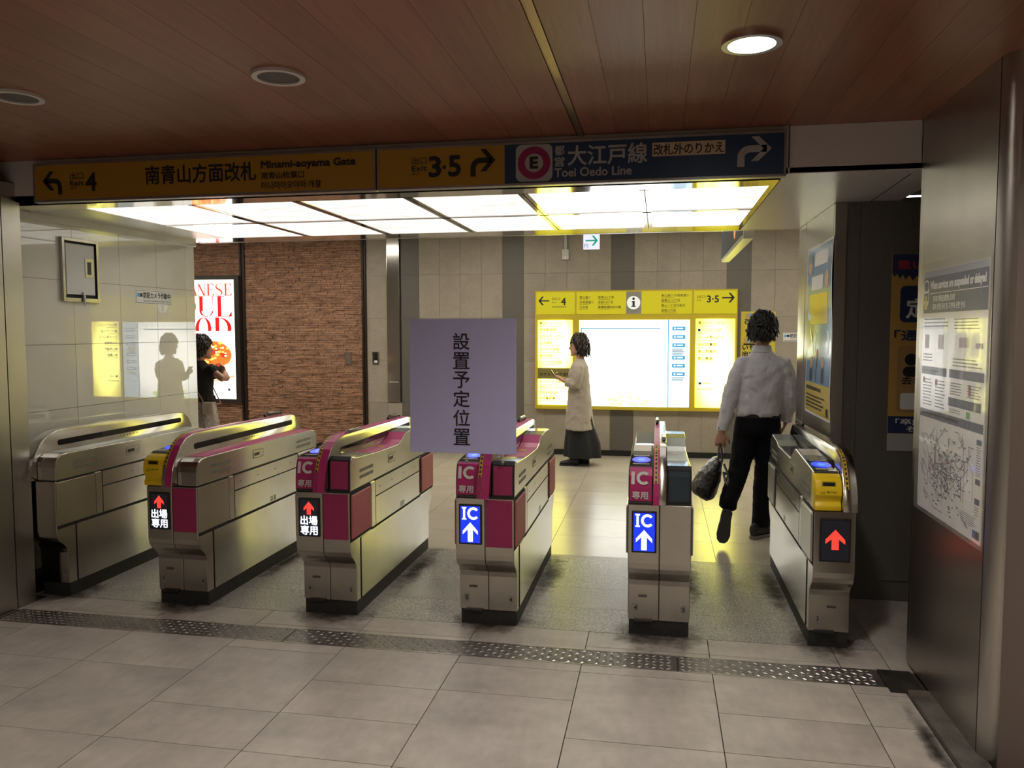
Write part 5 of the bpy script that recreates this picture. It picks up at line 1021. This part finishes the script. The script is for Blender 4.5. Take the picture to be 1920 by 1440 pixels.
MB().loft([[A3(0, 0, z) + R3 * math.cos(t) * (ra + .006 * math.cos(16 * t)) + F3 * math.sin(t) * (ra * .76 + .006 * math.cos(16 * t)) for t in [2 * math.pi * i / 64 for i in range(64)]] for z, ra in ((.865, .176), (.90, .170), (.925, .158))]).build('hem_frill', lace, tp, smooth=True)
MB().loft([[A3(0, 0, z) + R3 * math.cos(t) * (ra + w_ * math.cos(11 * t)) + F3 * math.sin(t) * (ra * .85 + w_ * math.cos(11 * t)) for t in [2 * math.pi * i / 66 for i in range(66)]] for z, ra, w_ in ((.20, .25, .014), (.4, .225, .010), (.65, .195, .005), (.85, .165, 0), (.93, .145, 0))]).build('skirt', mat('pale_tweed_skirt', (.36, .31, .28), .9, speck=((90, 90, 60), .45), bump=((80, 80, 60), .5, .01)), wp, smooth=True)
for s in (-1, 1): shoe(wp, 'shoe', shoe_d, A3(-.06, s * .075, .012), A3(.165, s * .085, .012), (0, 0, 1), .040, .075, shoe_d)
sb = empty('shoulder_bag', A3(-.02, .27, .77), 'cream shoulder bag with thin strap on the hip of the lace-topped person', 'bag')
ivory = mat('cream_leather', (.56, .46, .40), .5); c_ = A3(-.10, .235, .80)
mb = MB(); mb.loft([hring(c_ + Z3 * t, (R3 - F3 * .2).normalized(), (F3 + R3 * .2).normalized(), a, b_, 20) for t, a, b_ in ((-.06, .085, .040), (-.05, .098, .050), (.02, .095, .045), (.055, .088, .034), (.062, .08, .026))])
soft(mb, 'bag_body', ivory, sb, .007, 3); MB().loft([hring(c_ + Z3 * t - F3 * .006, (R3 - F3 * .2).normalized(), (F3 + R3 * .2).normalized(), a, b_, 20) for t, a, b_ in ((.0, .098, .047), (.03, .097, .046), (.068, .084, .03))]).build('flap', ivory, sb, smooth=True)
MB().tube([c_ + Z3 * .05 - R3 * .07, A3(-.125, .09, 1.0), A3(-.12, -.03, 1.15), A3(-.06, -.10, 1.265), A3(.03, -.09, 1.25), A3(.11, .04, 1.05), c_ + Z3 * .05 + F3 * .14 + R3 * .02, c_ + Z3 * .05 + R3 * .05], .0065, 8).build('strap', mat('tan_strap', (.35, .22, .16), .5), sb, smooth=True)

# ------------------------------------------------------------------ grime trodden into the floor around the gate feet
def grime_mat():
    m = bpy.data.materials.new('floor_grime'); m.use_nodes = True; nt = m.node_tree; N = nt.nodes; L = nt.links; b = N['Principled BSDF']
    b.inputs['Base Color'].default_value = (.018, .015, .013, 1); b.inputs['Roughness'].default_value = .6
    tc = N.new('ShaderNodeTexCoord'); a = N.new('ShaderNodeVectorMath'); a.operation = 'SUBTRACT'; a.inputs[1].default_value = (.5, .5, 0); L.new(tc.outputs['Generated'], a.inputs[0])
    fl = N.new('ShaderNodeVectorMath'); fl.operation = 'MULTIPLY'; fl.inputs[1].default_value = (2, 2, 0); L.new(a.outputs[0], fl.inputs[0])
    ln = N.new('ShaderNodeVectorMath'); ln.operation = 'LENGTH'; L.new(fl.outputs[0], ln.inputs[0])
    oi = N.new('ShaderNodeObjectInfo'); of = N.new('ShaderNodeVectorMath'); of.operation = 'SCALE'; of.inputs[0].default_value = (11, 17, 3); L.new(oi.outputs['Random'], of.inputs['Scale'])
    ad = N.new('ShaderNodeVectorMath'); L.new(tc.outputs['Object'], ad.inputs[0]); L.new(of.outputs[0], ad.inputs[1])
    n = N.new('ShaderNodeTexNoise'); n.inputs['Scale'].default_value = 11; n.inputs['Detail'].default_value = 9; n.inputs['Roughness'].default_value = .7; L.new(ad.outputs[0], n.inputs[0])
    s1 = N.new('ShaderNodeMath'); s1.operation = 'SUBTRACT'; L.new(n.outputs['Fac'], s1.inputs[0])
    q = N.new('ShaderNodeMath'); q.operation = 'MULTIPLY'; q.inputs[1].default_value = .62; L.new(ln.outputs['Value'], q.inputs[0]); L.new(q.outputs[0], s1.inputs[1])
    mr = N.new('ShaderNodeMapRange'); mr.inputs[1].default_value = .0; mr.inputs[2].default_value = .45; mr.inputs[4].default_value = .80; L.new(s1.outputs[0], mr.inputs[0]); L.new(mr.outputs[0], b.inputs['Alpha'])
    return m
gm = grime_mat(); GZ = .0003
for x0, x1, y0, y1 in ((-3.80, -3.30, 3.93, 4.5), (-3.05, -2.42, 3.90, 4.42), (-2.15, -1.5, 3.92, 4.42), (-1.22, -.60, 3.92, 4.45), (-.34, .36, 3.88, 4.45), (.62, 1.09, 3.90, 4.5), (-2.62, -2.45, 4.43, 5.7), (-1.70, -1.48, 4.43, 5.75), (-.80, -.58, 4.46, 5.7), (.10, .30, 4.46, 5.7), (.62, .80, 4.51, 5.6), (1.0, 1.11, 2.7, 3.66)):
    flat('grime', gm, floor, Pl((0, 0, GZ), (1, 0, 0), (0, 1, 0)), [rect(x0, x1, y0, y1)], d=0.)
